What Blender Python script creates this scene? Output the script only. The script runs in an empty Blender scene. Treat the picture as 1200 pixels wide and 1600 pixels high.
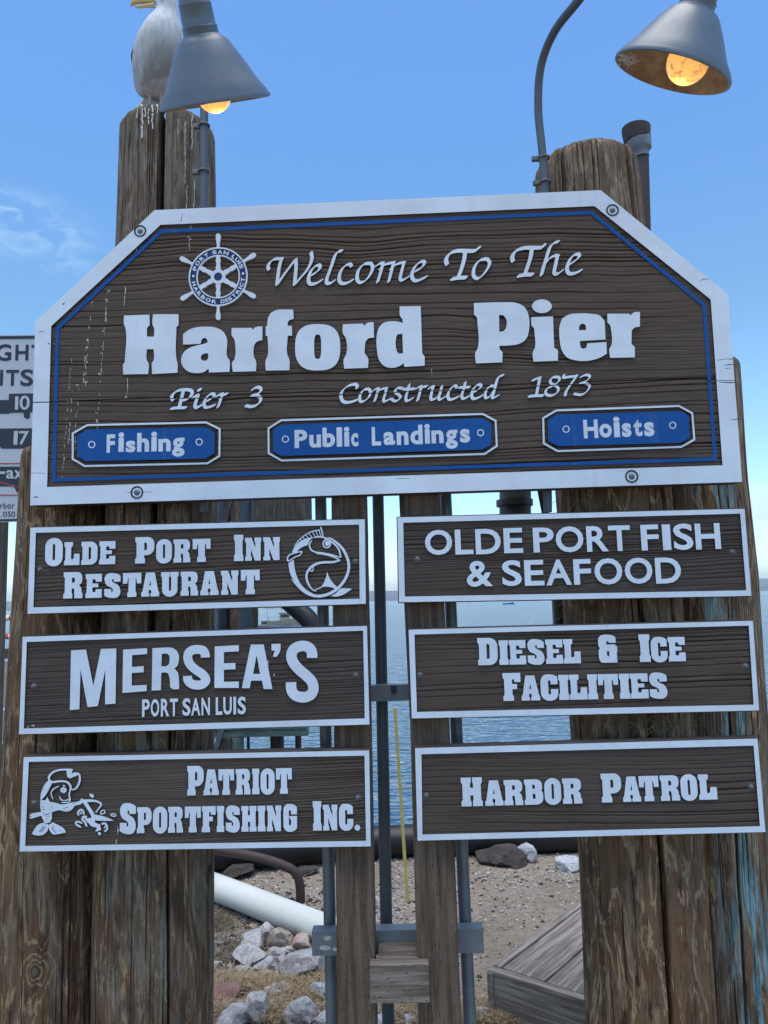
import bpy, math, random
import numpy as np
from mathutils import Vector, Matrix, noise as mnoise
from mathutils.geometry import delaunay_2d_cdt

random.seed(7)
rng = np.random.default_rng(11)
SC = bpy.context.scene
COL = SC.collection

# ------------------------------------------------------------------ camera
F_PX = 1202.0                      # focal length for a picture 1200 units wide
YAW, PITCH, ROLL = math.radians(1.8), math.radians(6.55), math.radians(1.53)
CAM = Vector((0.0, 0.0, 1.6))
FWD = Vector((-math.sin(YAW) * math.cos(PITCH), math.cos(YAW) * math.cos(PITCH), math.sin(PITCH)))
R0 = Vector((math.cos(YAW), math.sin(YAW), 0.0))
U0 = R0.cross(FWD)
RIGHT = R0 * math.cos(ROLL) - U0 * math.sin(ROLL)
UP = R0 * math.sin(ROLL) + U0 * math.cos(ROLL)
cam_data = bpy.data.cameras.new('camera')
cam = bpy.data.objects.new('camera', cam_data)
COL.objects.link(cam)
M = Matrix((RIGHT, UP, -FWD)).transposed().to_4x4()
M.translation = CAM
cam.matrix_world = M
cam_data.sensor_fit = 'HORIZONTAL'
cam_data.sensor_width = 36.0
cam_data.lens = 36.0 * F_PX / 1200.0
cam_data.clip_start = 0.05
cam_data.clip_end = 20000.0
SC.camera = cam

# ------------------------------------------------------------------ sky, sun, exposure
world = bpy.data.worlds.new('World')
SC.world = world
world.use_nodes = True
wn, wl = world.node_tree.nodes, world.node_tree.links
wn.clear()
w_out = wn.new('ShaderNodeOutputWorld')
w_bg = wn.new('ShaderNodeBackground')
w_sky = wn.new('ShaderNodeTexSky')
w_sky.sky_type = 'NISHITA'
w_sky.sun_disc = False
SUN_EL, SUN_AZ = math.radians(79.0), math.radians(190.0)    # azimuth clockwise from +Y: high, a little behind the viewer
w_sky.sun_elevation = SUN_EL
w_sky.sun_rotation = SUN_AZ
w_sky.air_density = 1.0
w_sky.dust_density = 0.6
w_sky.ozone_density = 1.6
w_bg.inputs['Strength'].default_value = 0.15
wl.new(w_bg.outputs['Background'], w_out.inputs['Surface'])
# Nishita sky, its colour trimmed by height above the horizon, with a few thin cloud wisps
w_tc = wn.new('ShaderNodeTexCoord')
w_sep = wn.new('ShaderNodeSeparateXYZ'); wl.new(w_tc.outputs['Generated'], w_sep.inputs[0])
w_tr = wn.new('ShaderNodeValToRGB')
SKY_TRIM = [(0.0, (1.65, 1.90, 1.98)), (0.10, (1.28, 1.55, 1.90)), (0.33, (0.86, 1.20, 1.29)), (0.54, (0.84, 1.28, 1.58)), (0.65, (0.87, 1.31, 1.66))]
while len(w_tr.color_ramp.elements) < len(SKY_TRIM): w_tr.color_ramp.elements.new(0.5)
for e, (p_, c_) in zip(w_tr.color_ramp.elements, SKY_TRIM): e.position = p_; e.color = (*[v / 2 for v in c_], 1)
wl.new(w_sep.outputs[2], w_tr.inputs['Fac'])
w_tint = wn.new('ShaderNodeMix'); w_tint.data_type = 'RGBA'; w_tint.blend_type = 'MULTIPLY'
w_tint.inputs['Factor'].default_value = 1.0
wl.new(w_sky.outputs['Color'], w_tint.inputs['A']); wl.new(w_tr.outputs['Color'], w_tint.inputs['B'])
def w_wisp(prev, center, inner, outer, amt, scale, seed, stretch=(1, 1, 2.2), lo=0.46, hi=0.72):
    dp = wn.new('ShaderNodeVectorMath'); dp.operation = 'SUBTRACT'; dp.inputs[1].default_value = center
    wl.new(w_tc.outputs['Generated'], dp.inputs[0])
    sc_ = wn.new('ShaderNodeVectorMath'); sc_.operation = 'MULTIPLY'; sc_.inputs[1].default_value = stretch
    wl.new(dp.outputs[0], sc_.inputs[0])
    ln = wn.new('ShaderNodeVectorMath'); ln.operation = 'LENGTH'; wl.new(sc_.outputs[0], ln.inputs[0])
    mr = wn.new('ShaderNodeMapRange'); mr.inputs['From Min'].default_value = outer; mr.inputs['From Max'].default_value = inner
    mr.interpolation_type = 'SMOOTHSTEP'
    wl.new(ln.outputs['Value'], mr.inputs['Value'])
    mp = wn.new('ShaderNodeMapping'); mp.inputs['Scale'].default_value = stretch; mp.inputs['Location'].default_value = (seed, seed, 0)
    wl.new(w_tc.outputs['Generated'], mp.inputs['Vector'])
    no = wn.new('ShaderNodeTexNoise'); no.inputs['Scale'].default_value = scale; no.inputs['Detail'].default_value = 9; no.inputs['Roughness'].default_value = 0.6; no.inputs['Distortion'].default_value = 0.8
    wl.new(mp.outputs[0], no.inputs['Vector'])
    r2 = wn.new('ShaderNodeMapRange'); r2.inputs['From Min'].default_value = lo; r2.inputs['From Max'].default_value = hi
    wl.new(no.outputs['Fac'], r2.inputs['Value'])
    mu = wn.new('ShaderNodeMath'); mu.operation = 'MULTIPLY'; wl.new(mr.outputs[0], mu.inputs[0]); wl.new(r2.outputs[0], mu.inputs[1])
    m2 = wn.new('ShaderNodeMath'); m2.operation = 'MULTIPLY'; m2.inputs[1].default_value = amt; wl.new(mu.outputs[0], m2.inputs[0])
    mx = wn.new('ShaderNodeMix'); mx.data_type = 'RGBA'; mx.inputs['B'].default_value = (*CLOUD, 1)
    wl.new(m2.outputs[0], mx.inputs['Factor']); wl.new(prev, mx.inputs['A'])
    return mx.outputs['Result']
def _dir(px, py):
    return (FWD * F_PX + RIGHT * (px - 600.0) + UP * (800.0 - py)).normalized()
CLOUD = (2.6, 3.4, 3.9)
sk = w_wisp(w_tint.outputs['Result'], _dir(10, 345), 0.01, 0.10, 0.50, 20, 0.4, (0.9, 0.9, 2.2))
sk = w_wisp(sk, _dir(85, 385), 0.01, 0.07, 0.30, 26, 2.4, (1, 1, 1.6))
sk = w_wisp(sk, _dir(1230, 790), 0.03, 0.10, 1.0, 12, 1.1, (0.7, 0.7, 2.6), 0.30, 0.50)
wl.new(sk, w_bg.inputs['Color'])

sun_data = bpy.data.lights.new('sun', 'SUN')
sun_data.energy = 1.7
sun_data.angle = math.radians(50.0)      # the sun itself is veiled: soft light, no hard shadows
sun_data.color = (1.0, 0.90, 0.77)
sun = bpy.data.objects.new('sun', sun_data)
COL.objects.link(sun)
sdir = Vector((math.sin(SUN_AZ) * math.cos(SUN_EL), math.cos(SUN_AZ) * math.cos(SUN_EL), math.sin(SUN_EL)))
sun.rotation_euler = sdir.to_track_quat('Z', 'Y').to_euler()

SC.view_settings.view_transform = 'Standard'
SC.view_settings.look = 'None'
SC.view_settings.exposure = 1.1
SC.view_settings.gamma = 1.0
SC.view_settings.use_curve_mapping = False

# ------------------------------------------------------------------ helpers
def ray(px, py):
    return (FWD * F_PX + RIGHT * (px - 600.0) + UP * (800.0 - py)).normalized()

def onY(px, py, Y):
    d = ray(px, py)
    return CAM + d * ((Y - CAM.y) / d.y)

def onZ(px, py, Z):
    d = ray(px, py)
    return CAM + d * ((Z - CAM.z) / d.z)

def toplane(P, Y):
    """arrays of drawing coordinates -> world points on the plane y = Y"""
    P = np.asarray(P, float)
    d = (np.outer(np.full(len(P), F_PX), FWD) + np.outer(P[:, 0] - 600.0, RIGHT) + np.outer(800.0 - P[:, 1], UP))
    t = Y / d[:, 1]
    return d * t[:, None] + np.array(CAM)

def tag(o, label=None, cat=None, group=None, kind=None):
    if label: o['label'] = label
    if cat: o['category'] = cat
    if group: o['group'] = group
    if kind: o['kind'] = kind
    return o

def empty(name, loc, label=None, cat=None, group=None):
    o = bpy.data.objects.new(name, None)
    o.empty_display_size = 0.1
    o.location = loc
    COL.objects.link(o)
    return tag(o, label, cat, group)

def set_parent(o, parent):
    if parent is not None:
        o.parent = parent
        off = Vector((0, 0, 0))
        p = parent
        while p is not None:
            off += p.location
            p = p.parent
        o.location = o.location - off

def mesh(name, verts, faces, mat, parent=None, smooth=False, loc=None):
    me = bpy.data.meshes.new(name)
    verts = np.asarray(verts, float).reshape(-1, 3)
    faces = faces if isinstance(faces, list) else faces.tolist()
    me.from_pydata(verts.tolist(), [], faces)
    if mat is not None: me.materials.append(mat)
    if smooth:
        me.polygons.foreach_set('use_smooth', [True] * len(me.polygons))
    me.update()
    o = bpy.data.objects.new(name, me)
    if loc is not None: o.location = loc
    COL.objects.link(o)
    set_parent(o, parent)
    return o

def box_vf(c, s, bevel=0.0):
    x, y, z = [a / 2 for a in s]
    v = [(sx * x + c[0], sy * y + c[1], sz * z + c[2]) for sx in (-1, 1) for sy in (-1, 1) for sz in (-1, 1)]
    f = [(0, 1, 3, 2), (4, 6, 7, 5), (0, 4, 5, 1), (2, 3, 7, 6), (0, 2, 6, 4), (1, 5, 7, 3)]
    return v, f

def add_bevel(o, w, seg=2):
    m = o.modifiers.new('bevel', 'BEVEL'); m.width = w; m.segments = seg; m.limit_method = 'ANGLE'
    return o

def box(name, lo, hi, mat, parent=None, bevel=0.0):
    c = [(a + b) / 2 for a, b in zip(lo, hi)]
    s = [abs(b - a) for a, b in zip(lo, hi)]
    v, f = box_vf((0, 0, 0), s)
    o = mesh(name, v, f, mat, parent, loc=Vector(c))
    if bevel: add_bevel(o, bevel)
    return o

def tube_vf(pts, r, n=16, cap=True):
    pts = [Vector(p) for p in pts]
    rs = r if isinstance(r, (list, tuple)) else [r] * len(pts)
    V, Fc = [], []
    t0 = (pts[1] - pts[0]).normalized()
    ref = Vector((0, 0, 1)) if abs(t0.z) < 0.9 else Vector((1, 0, 0))
    nrm = (ref - t0 * ref.dot(t0)).normalized()
    for i, p in enumerate(pts):
        a = pts[max(i - 1, 0)]; b = pts[min(i + 1, len(pts) - 1)]
        t = (b - a).normalized()
        nrm = (nrm - t * nrm.dot(t)).normalized()
        bi = t.cross(nrm)
        for k in range(n):
            an = 2 * math.pi * k / n
            V.append(p + (nrm * math.cos(an) + bi * math.sin(an)) * rs[i])
    for i in range(len(pts) - 1):
        for k in range(n):
            a = i * n + k; b = i * n + (k + 1) % n
            Fc.append((a, b, b + n, a + n))
    if cap:
        Fc.append(tuple(range(n - 1, -1, -1)))
        Fc.append(tuple((len(pts) - 1) * n + k for k in range(n)))
    return V, Fc

def shade_auto(o, ang=35):
    me = o.data
    me.polygons.foreach_set('use_smooth', [True] * len(me.polygons))
    me.set_sharp_from_angle(angle=math.radians(ang))

def tube(name, pts, r, mat, parent=None, n=16):
    v, f = tube_vf(pts, r, n)
    o = mesh(name, v, f, mat, parent)
    shade_auto(o, 50)
    return o

def catmull(P, per=6, closed=False):
    P = [Vector(p) for p in P]
    n = len(P); out = []
    rngi = range(n if closed else n - 1)
    for i in rngi:
        if closed:
            a, b, c, d = P[(i - 1) % n], P[i], P[(i + 1) % n], P[(i + 2) % n]
        else:
            a = P[i - 1] if i > 0 else P[i] * 2 - P[i + 1]
            b, c = P[i], P[i + 1]
            d = P[i + 2] if i + 2 < n else P[i + 1] * 2 - P[i]
        for k in range(per):
            t = k / per
            out.append(0.5 * ((2 * b) + (c - a) * t + (2 * a - 5 * b + 4 * c - d) * t * t + (3 * b - a - 3 * c + d) * t ** 3))
    if not closed: out.append(P[-1])
    return out

def join_vf(parts):
    V, Fc = [], []
    for v, f in parts:
        b = len(V)
        V += [tuple(p) for p in v]
        Fc += [tuple(i + b for i in q) for q in f]
    return V, Fc

# ------------------------------------------------------------------ value noise on arrays
_T = rng.random((256, 256))
def vnoise(x, y):
    xi = np.floor(x).astype(int); yi = np.floor(y).astype(int)
    fx = x - xi; fy = y - yi
    fx = fx * fx * (3 - 2 * fx); fy = fy * fy * (3 - 2 * fy)
    a = _T[xi & 255, yi & 255]; b = _T[(xi + 1) & 255, yi & 255]
    c = _T[xi & 255, (yi + 1) & 255]; d = _T[(xi + 1) & 255, (yi + 1) & 255]
    return (a * (1 - fx) + b * fx) * (1 - fy) + (c * (1 - fx) + d * fx) * fy
def fbm(x, y, o=4):
    s = 0; a = 0.5
    for i in range(o):
        s = s + a * (vnoise(x + 17.3 * i, y + 5.1 * i) - 0.5); x = x * 2.03; y = y * 2.03; a *= 0.5
    return s

# ------------------------------------------------------------------ materials
class Mat:
    def __init__(s, name, rough=0.6, metal=0.0):
        s.m = bpy.data.materials.new(name); s.m.use_nodes = True
        s.n = s.m.node_tree.nodes; s.l = s.m.node_tree.links
        s.b = s.n['Principled BSDF']
        s.b.inputs['Roughness'].default_value = rough
        s.b.inputs['Metallic'].default_value = metal
        s.tc = s.n.new('ShaderNodeTexCoord')
    def map(s, scale=(1, 1, 1), rot=(0, 0, 0), loc=(0, 0, 0), src='Object', vec=None):
        m = s.n.new('ShaderNodeMapping')
        m.inputs['Scale'].default_value = scale; m.inputs['Rotation'].default_value = rot; m.inputs['Location'].default_value = loc
        s.l.new(vec if vec is not None else s.tc.outputs[src], m.inputs['Vector'])
        return m.outputs['Vector']
    def geo(s):
        g = s.n.new('ShaderNodeNewGeometry'); return g.outputs['Position']
    def noise(s, vec, scale=5, detail=5, rough=0.55, dist=0.0):
        t = s.n.new('ShaderNodeTexNoise')
        t.inputs['Scale'].default_value = scale; t.inputs['Detail'].default_value = detail
        t.inputs['Roughness'].default_value = rough; t.inputs['Distortion'].default_value = dist
        s.l.new(vec, t.inputs['Vector']); return t.outputs['Fac']
    def voro(s, vec, scale=5, feat='F1', out='Distance'):
        t = s.n.new('ShaderNodeTexVoronoi'); t.feature = feat
        t.inputs['Scale'].default_value = scale
        s.l.new(vec, t.inputs['Vector']); return t.outputs[out]
    def ramp(s, fac, stops, interp='LINEAR'):
        r = s.n.new('ShaderNodeValToRGB'); cr = r.color_ramp; cr.interpolation = interp
        while len(cr.elements) < len(stops): cr.elements.new(0.5)
        for e, (p, c) in zip(cr.elements, stops):
            e.position = p
            e.color = (c, c, c, 1) if isinstance(c, (int, float)) else (*c, 1)
        s.l.new(fac, r.inputs['Fac']); return r.outputs['Color']
    def mix(s, fac, a, b, mode='MIX'):
        m = s.n.new('ShaderNodeMix'); m.data_type = 'RGBA'; m.blend_type = mode
        for k, v in (('Factor', fac), ('A', a), ('B', b)):
            if isinstance(v, (int, float)):
                m.inputs[k].default_value = v if k == 'Factor' else (v, v, v, 1)
            elif isinstance(v, tuple): m.inputs[k].default_value = (*v, 1)
            else: s.l.new(v, m.inputs[k])
        return m.outputs['Result']
    def math(s, op, a, b=0.0, clamp=False):
        m = s.n.new('ShaderNodeMath'); m.operation = op; m.use_clamp = clamp
        for i, v in enumerate((a, b)):
            if isinstance(v, (int, float)): m.inputs[i].default_value = v
            else: s.l.new(v, m.inputs[i])
        return m.outputs[0]
    def sep(s, vec, ax):
        m = s.n.new('ShaderNodeSeparateXYZ'); s.l.new(vec, m.inputs[0]); return m.outputs[ax]
    def col(s, c):
        if isinstance(c, tuple): s.b.inputs['Base Color'].default_value = (*c, 1)
        else: s.l.new(c, s.b.inputs['Base Color'])
        return s
    def rough(s, c):
        s.l.new(c, s.b.inputs['Roughness']); return s
    def bump(s, h, dist=0.002, strength=1.0):
        b = s.n.new('ShaderNodeBump'); b.inputs['Distance'].default_value = dist; b.inputs['Strength'].default_value = strength
        if s.b.inputs['Normal'].is_linked:
            s.l.new(s.b.inputs['Normal'].links[0].from_socket, b.inputs['Normal'])
        s.l.new(h, b.inputs['Height']); s.l.new(b.outputs['Normal'], s.b.inputs['Normal'])
        return s

def mat_sign_brown(name, base=(0.074, 0.0525, 0.039), seed=0.0, fade=0.25):
    m = Mat(name, 0.78)
    p = m.geo()
    v = m.map((1.2, 1, 26), vec=p, loc=(seed, 0, seed * 3))
    g = m.noise(v, 6, 6, 0.6, 0.4)
    v2 = m.map((1, 1, 1.4), vec=p, loc=(seed * 2, 0, 0))
    bl = m.noise(v2, 2.3, 5, 0.6)
    dk = tuple(c * 0.72 for c in base); lt = tuple(c * 1.3 + 0.006 for c in base)
    c = m.ramp(g, [(0.25, dk), (0.5, base), (0.75, lt)])
    gr = tuple(0.7 * c_ + 0.035 for c_ in base)
    c = m.mix(m.ramp(bl, [(0.45, 0.0), (0.75, fade)]), c, gr)
    sp = m.noise(m.map((3, 1, 12), vec=p), 22, 4, 0.7)
    c = m.mix(m.ramp(sp, [(0.70, 0.0), (0.76, 0.5)]), c, (0.17, 0.155, 0.14))
    m.col(c)
    fine = m.noise(m.map((6, 1, 90), vec=p), 6, 5, 0.65, 0.2)
    m.bump(fine, 0.0012, 0.8)
    m.bump(m.noise(p, 480, 3, 0.6), 0.0005, 0.5)
    m.b.inputs['Specular IOR Level'].default_value = 0.3
    return m.m

def mat_paint(name, base, dirt=(0.30, 0.27, 0.24), amt=0.35, seed=0.0, rough=0.5):
    m = Mat(name, rough)
    p = m.geo()
    n1 = m.noise(m.map((1, 1, 1.6), vec=p, loc=(seed, 0, 0)), 7, 6, 0.65)
    n2 = m.noise(p, 75, 5, 0.7)
    soft = tuple(c * 0.86 for c in base)
    c = m.mix(m.ramp(n1, [(0.35, 0.0), (0.7, 1.0)]), base, soft)
    k = m.math('MULTIPLY', m.ramp(n2, [(0.66, 0.0), (0.74, 1.0)]), m.ramp(n1, [(0.42, 0.0), (0.62, amt)]))
    c = m.mix(k, c, dirt)
    st = m.noise(m.map((60, 1, 3.0), vec=p), 1.0, 3, 0.6)
    c = m.mix(m.ramp(st, [(0.62, 0.0), (0.8, amt * 0.5)]), c, tuple(0.6 * a + 0.4 * b for a, b in zip(base, dirt)))
    sp = m.noise(m.map((1, 1, 1.4), vec=p), 150, 3, 0.6)
    c = m.mix(m.math('MULTIPLY', m.ramp(sp, [(0.715, 0.0), (0.735, 0.8)]), m.ramp(n1, [(0.46, 0.0), (0.56, 1.0)])), c, tuple(a * 0.35 for a in dirt))
    run = m.noise(m.map((38, 1, 1.2), vec=p, loc=(seed, 0, 3)), 1.0, 4, 0.6)
    c = m.mix(m.ramp(run, [(0.60, 0.0), (0.72, 0.22 * min(1.0, amt + 0.1))]), c, (0.42, 0.36, 0.27))
    m.col(c)
    m.bump(m.noise(m.map((4, 1, 40), vec=p), 8, 4, 0.6), 0.0007, 0.5)
    m.b.inputs['Specular IOR Level'].default_value = 0.25
    return m.m

def mat_pile(name, gray=0.3, stain=None, seed=0.0, darken=1.0, green=0.0, knots=()):
    """weathered, partly creosoted timber pile: dark stain, thin tan flame edges, grey and green weathering, black checks"""
    m = Mat(name, 0.75)
    o = m.tc.outputs['Object']
    f1 = m.noise(m.map((6.5, 6.5, 1.5), vec=o, loc=(seed, seed * 1.7, seed * 0.6)), 1.7, 5, 0.55, 0.45)
    big = m.noise(m.map((7, 7, 1.7), vec=o, loc=(seed * 3, 1, 2)), 1.9, 7, 0.68, 0.5)
    med = m.noise(m.map((17, 17, 3.2), vec=o, loc=(seed, 5, 2)), 2.0, 8, 0.75, 0.5)
    fine = m.noise(m.map((95, 95, 4.5), vec=o), 1.8, 6, 0.75, 0.15)
    kd = None
    for (kx, kz, kr) in knots:
        dx = m.math('DIVIDE', m.math('SUBTRACT', m.sep(o, 0), kx), kr)
        dz = m.math('DIVIDE', m.math('SUBTRACT', m.sep(o, 2), kz), kr * 1.25)
        dd = m.math('SQRT', m.math('ADD', m.math('MULTIPLY', dx, dx), m.math('MULTIPLY', dz, dz)))
        bulge = m.math('DIVIDE', 0.22, m.math('ADD', 0.35, m.math('MULTIPLY', dd, dd)))
        f1 = m.math('ADD', f1, bulge)
        kd = dd
    sn = m.math('ADD', m.math('MULTIPLY', m.math('SINE', m.math('MULTIPLY', f1, 44.0)), 0.5), 0.5)
    d = darken
    dark = (0.034 * d, 0.019 * d, 0.011 * d); mid = (0.092 * d, 0.049 * d, 0.025 * d); red = (0.145 * d, 0.074 * d, 0.034 * d); tan = (0.33 * d, 0.235 * d, 0.135 * d)
    c = m.ramp(big, [(0.34, dark), (0.45, mid), (0.50, red), (0.56, mid), (0.62, dark)])
    c = m.mix(m.ramp(med, [(0.46, 0.0), (0.52, 0.45)]), c, tuple(0.62 * a + 0.38 * b_ for a, b_ in zip(mid, tan)))
    edge = m.math('MULTIPLY', m.ramp(sn, [(0.88, 0.0), (0.93, 1.0)]), m.ramp(med, [(0.42, 0.0), (0.50, 0.9)]))
    c = m.mix(edge, c, tan)
    pat = m.math('MULTIPLY', m.ramp(big, [(0.535, 0.0), (0.55, 1.0)]), m.ramp(sn, [(0.40, 0.0), (0.46, 0.6)]))
    c = m.mix(pat, c, tuple(a * 0.72 for a in tan))
    gm = m.noise(m.map((6, 6, 1.0), vec=o, loc=(9 + seed, 3, 1)), 1.9, 6, 0.68, 0.4)
    gm = m.math('ADD', gm, m.math('MULTIPLY', m.math('MAXIMUM', m.math('SUBTRACT', m.sep(o, 2), 2.5), 0.0), 0.14))
    gcol = m.mix(m.ramp(med, [(0.42, 0.0), (0.58, 1.0)]), (0.090, 0.067, 0.048), (0.30, 0.255, 0.200))
    gcol = m.mix(m.ramp(fine, [(0.44, 0.0), (0.56, 0.8)]), gcol, (0.062, 0.041, 0.026))
    c = m.mix(m.ramp(gm, [(0.60 - 0.35 * gray, 0.0), (0.68 - 0.30 * gray, min(0.85, 0.30 + gray))]), c, gcol)
    if green:
        gg = m.noise(m.map((7, 7, 1.0), vec=o, loc=(2, 7, seed)), 2.4, 6, 0.65, 0.5)
        c = m.mix(m.ramp(gg, [(0.54, 0.0), (0.60, green)]), c, m.mix(m.ramp(fine, [(0.4, 0.0), (0.6, 1.0)]), (0.10, 0.115, 0.088), (0.24, 0.26, 0.21)))
    if stain:
        sx = m.sep(o, 0)
        pos, wid = stain
        band = m.math('SUBTRACT', 1.0, m.math('ABSOLUTE', m.math('DIVIDE', m.math('SUBTRACT', sx, pos), wid)), True)
        sm = m.noise(m.map((24, 10, 1.8), vec=o, loc=(1, 4, 2)), 1.3, 7, 0.7, 0.5)
        k = m.math('MULTIPLY', m.ramp(band, [(0.0, 0.0), (0.6, 1.0)]), m.ramp(sm, [(0.49, 0.0), (0.53, 0.85)]))
        c = m.mix(k, c, m.mix(m.ramp(med, [(0.42, 0.0), (0.58, 1.0)]), (0.07, 0.16, 0.18), (0.22, 0.42, 0.46)))
    c = m.mix(m.ramp(fine, [(0.30, 0.55), (0.45, 0.0)]), c, dark)
    if kd is not None:
        c = m.mix(m.ramp(kd, [(0.22, 0.85), (0.40, 0.0)]), c, (0.035, 0.028, 0.024))
        c = m.mix(m.math('MULTIPLY', m.ramp(kd, [(0.45, 1.0), (0.95, 0.0)]), m.ramp(sn, [(0.4, 0.0), (0.7, 0.30)])), c, tuple(a * 1.1 for a in tan))
    str_ = m.noise(m.map((150, 150, 1.3), vec=o), 1.0, 3, 0.5, 0.0)
    c = m.mix(m.ramp(str_, [(0.635, 0.0), (0.655, 0.95)]), c, (0.006, 0.005, 0.004))
    m.col(c)
    m.bump(fine, 0.004, 0.8); m.bump(med, 0.006, 0.5); m.bump(str_, 0.004, 0.7)
    m.rough(m.ramp(big, [(0.3, 0.62), (0.7, 0.85)]))
    m.b.inputs['Specular IOR Level'].default_value = 0.25
    return m.m

def mat_timber(name, c0, c1, axis='Z', rough=0.8, incise=True, src='geo', s=1.0):
    m = Mat(name, rough)
    p = m.geo() if src == 'geo' else m.tc.outputs['Object']
    sc = {'Z': (28, 28, 1.6), 'X': (1.6, 28, 28), 'Y': (28, 1.6, 28)}[axis]
    sc = tuple(a * s for a in sc)
    g = m.noise(m.map(sc, vec=p), 2.2, 6, 0.62, 0.5)
    b = m.noise(m.map((2, 2, 2), vec=p), 2.0, 4, 0.6)
    f = m.noise(m.map(tuple(a * 6 for a in sc), vec=p), 1.5, 4, 0.6)
    c = m.ramp(g, [(0.28, tuple(a * 0.55 for a in c0)), (0.45, c0), (0.62, c1), (0.8, tuple(a * 0.8 for a in c1))])
    c = m.mix(m.ramp(b, [(0.4, 0.0), (0.75, 0.45)]), c, tuple(a * 0.6 + 0.03 for a in c1))
    c = m.mix(m.ramp(f, [(0.62, 0.0), (0.72, 0.75)]), c, tuple(a * 0.22 for a in c0))
    if incise:
        # rows of short incising slits of pressure treated lumber
        sc2 = {'Z': (230, 230, 42), 'X': (42, 230, 230), 'Y': (230, 42, 230)}[axis]
        v = m.voro(m.map(sc2, vec=p), 1.0)
        c = m.mix(m.ramp(v, [(0.16, 0.85), (0.24, 0.0)]), c, tuple(a * 0.2 for a in c0))
    m.col(c)
    m.bump(g, 0.003, 0.7); m.bump(f, 0.0015, 0.6)
    m.b.inputs['Specular IOR Level'].default_value = 0.25
    return m.m

def mat_metal(name, base, metal=0.6, rough=0.45, spot=(0.3, 0.3, 0.3), amt=0.4, sc=1.0, rust=0.0):
    m = Mat(name, rough, metal)
    p = m.geo()
    n = m.noise(p, 14 * sc, 6, 0.65)
    n2 = m.noise(p, 90 * sc, 4, 0.6)
    c = m.mix(m.ramp(n, [(0.35, 0.0), (0.7, amt)]), base, spot)
    c = m.mix(m.ramp(n2, [(0.55, 0.0), (0.75, 0.3)]), c, tuple(a * 0.5 for a in base))
    if rust:
        r = m.noise(m.map((1, 1, 1), vec=p, loc=(5, 2, 8)), 20 * sc, 6, 0.7)
        k = m.ramp(r, [(0.62 - 0.3 * rust, 0.0), (0.75 - 0.2 * rust, 1.0)])
        c = m.mix(k, c, (0.10, 0.045, 0.025))
    m.col(c)
    m.rough(m.ramp(n, [(0.3, rough * 0.8), (0.7, min(1, rough * 1.3))]))
    m.bump(n2, 0.0006, 0.5)
    return m.m

def mat_plain(name, base, rough=0.5, metal=0.0, var=0.15, sc=20):
    m = Mat(name, rough, metal)
    n = m.noise(m.geo(), sc, 5, 0.6)
    m.col(m.ramp(n, [(0.3, tuple(a * (1 - var) for a in base)), (0.7, tuple(min(1, a * (1 + var)) for a in base))]))
    m.bump(n, 0.0006, 0.4)
    return m.m

M_BROWN = mat_sign_brown('sandblasted_brown_stain')
M_BROWN_EDGE = mat_sign_brown('board_edge_brown', (0.045, 0.035, 0.030), 3.0, 0.5)
M_WHITE = mat_paint('white_sign_paint', (0.62, 0.69, 0.77), amt=1.0)
M_WHITE2 = mat_paint('worn_white_letter_paint', (0.58, 0.64, 0.72), dirt=(0.16, 0.18, 0.24), amt=0.9, seed=4)
M_BLUE = mat_paint('royal_blue_paint', (0.002, 0.070, 0.270), dirt=(0.03, 0.11, 0.3), amt=0.2, seed=2)
M_NAVY = mat_paint('navy_blue_paint', (0.012, 0.035, 0.135), dirt=(0.10, 0.13, 0.2), amt=0.2, seed=2)
M_GALV = mat_metal('galvanised_steel', (0.15, 0.175, 0.195), 0.35, 0.5, (0.25, 0.28, 0.30), 0.7)
M_GALVD = mat_metal('dull_galvanised_pipe', (0.085, 0.10, 0.12), 0.3, 0.55, (0.14, 0.165, 0.185), 0.5)
M_BOLT = mat_metal('weathered_bolt', (0.14, 0.145, 0.16), 0.4, 0.6, (0.12, 0.12, 0.13), 0.8)
M_HOLE = mat_plain('dark_counterbore', (0.018, 0.016, 0.016), 0.9)
M_DARK = mat_plain('dark_painted_steel', (0.016, 0.019, 0.024), 0.5)

# ================================================================== drawn outlines -> raised pieces
SIGN_Y = 2.20                       # front faces of all the signs stand on this plane
GLYPH_MESHES = {}

def crop(x0, y0, s, pts):
    """scale drawing notes back to common drawing coordinates; keeps a third number (width, radius)"""
    out = []
    for p in pts:
        q = [x0 + p[0] / s, y0 + p[1] / s]
        if len(p) > 2: q.append(p[2] / s)
        out.append(tuple(q))
    return out

def smooth_poly(P, corner=40, seg=3.0, closed=True):
    P = [Vector((p[0], p[1])) for p in P]
    n = len(P); T = []
    for i in range(n):
        if not closed and i in (0, n - 1): T.append(None); continue
        a = P[i] - P[i - 1]; b = P[(i + 1) % n] - P[i]
        if a.length < 1e-6 or b.length < 1e-6: T.append(None); continue
        ang = math.degrees(a.angle(b))
        T.append(None if ang > corner else (a.normalized() + b.normalized()).normalized())
    out = []
    for i in range(n if closed else n - 1):
        p, q = P[i], P[(i + 1) % n]; tp, tq = T[i], T[(i + 1) % n]
        L = (q - p).length
        k = max(1, min(8, int(L / seg)))
        if tp is None and tq is None: out.append(tuple(p)); continue
        d = (q - p) / max(L, 1e-9)
        m0 = (tp if tp is not None else d) * L; m1 = (tq if tq is not None else d) * L
        for j in range(k):
            t = j / k; t2 = t * t; t3 = t2 * t
            out.append(tuple(p * (2 * t3 - 3 * t2 + 1) + m0 * (t3 - 2 * t2 + t) + q * (-2 * t3 + 3 * t2) + m1 * (t3 - t2)))
    if not closed: out.append(tuple(P[-1]))
    return out

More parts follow.
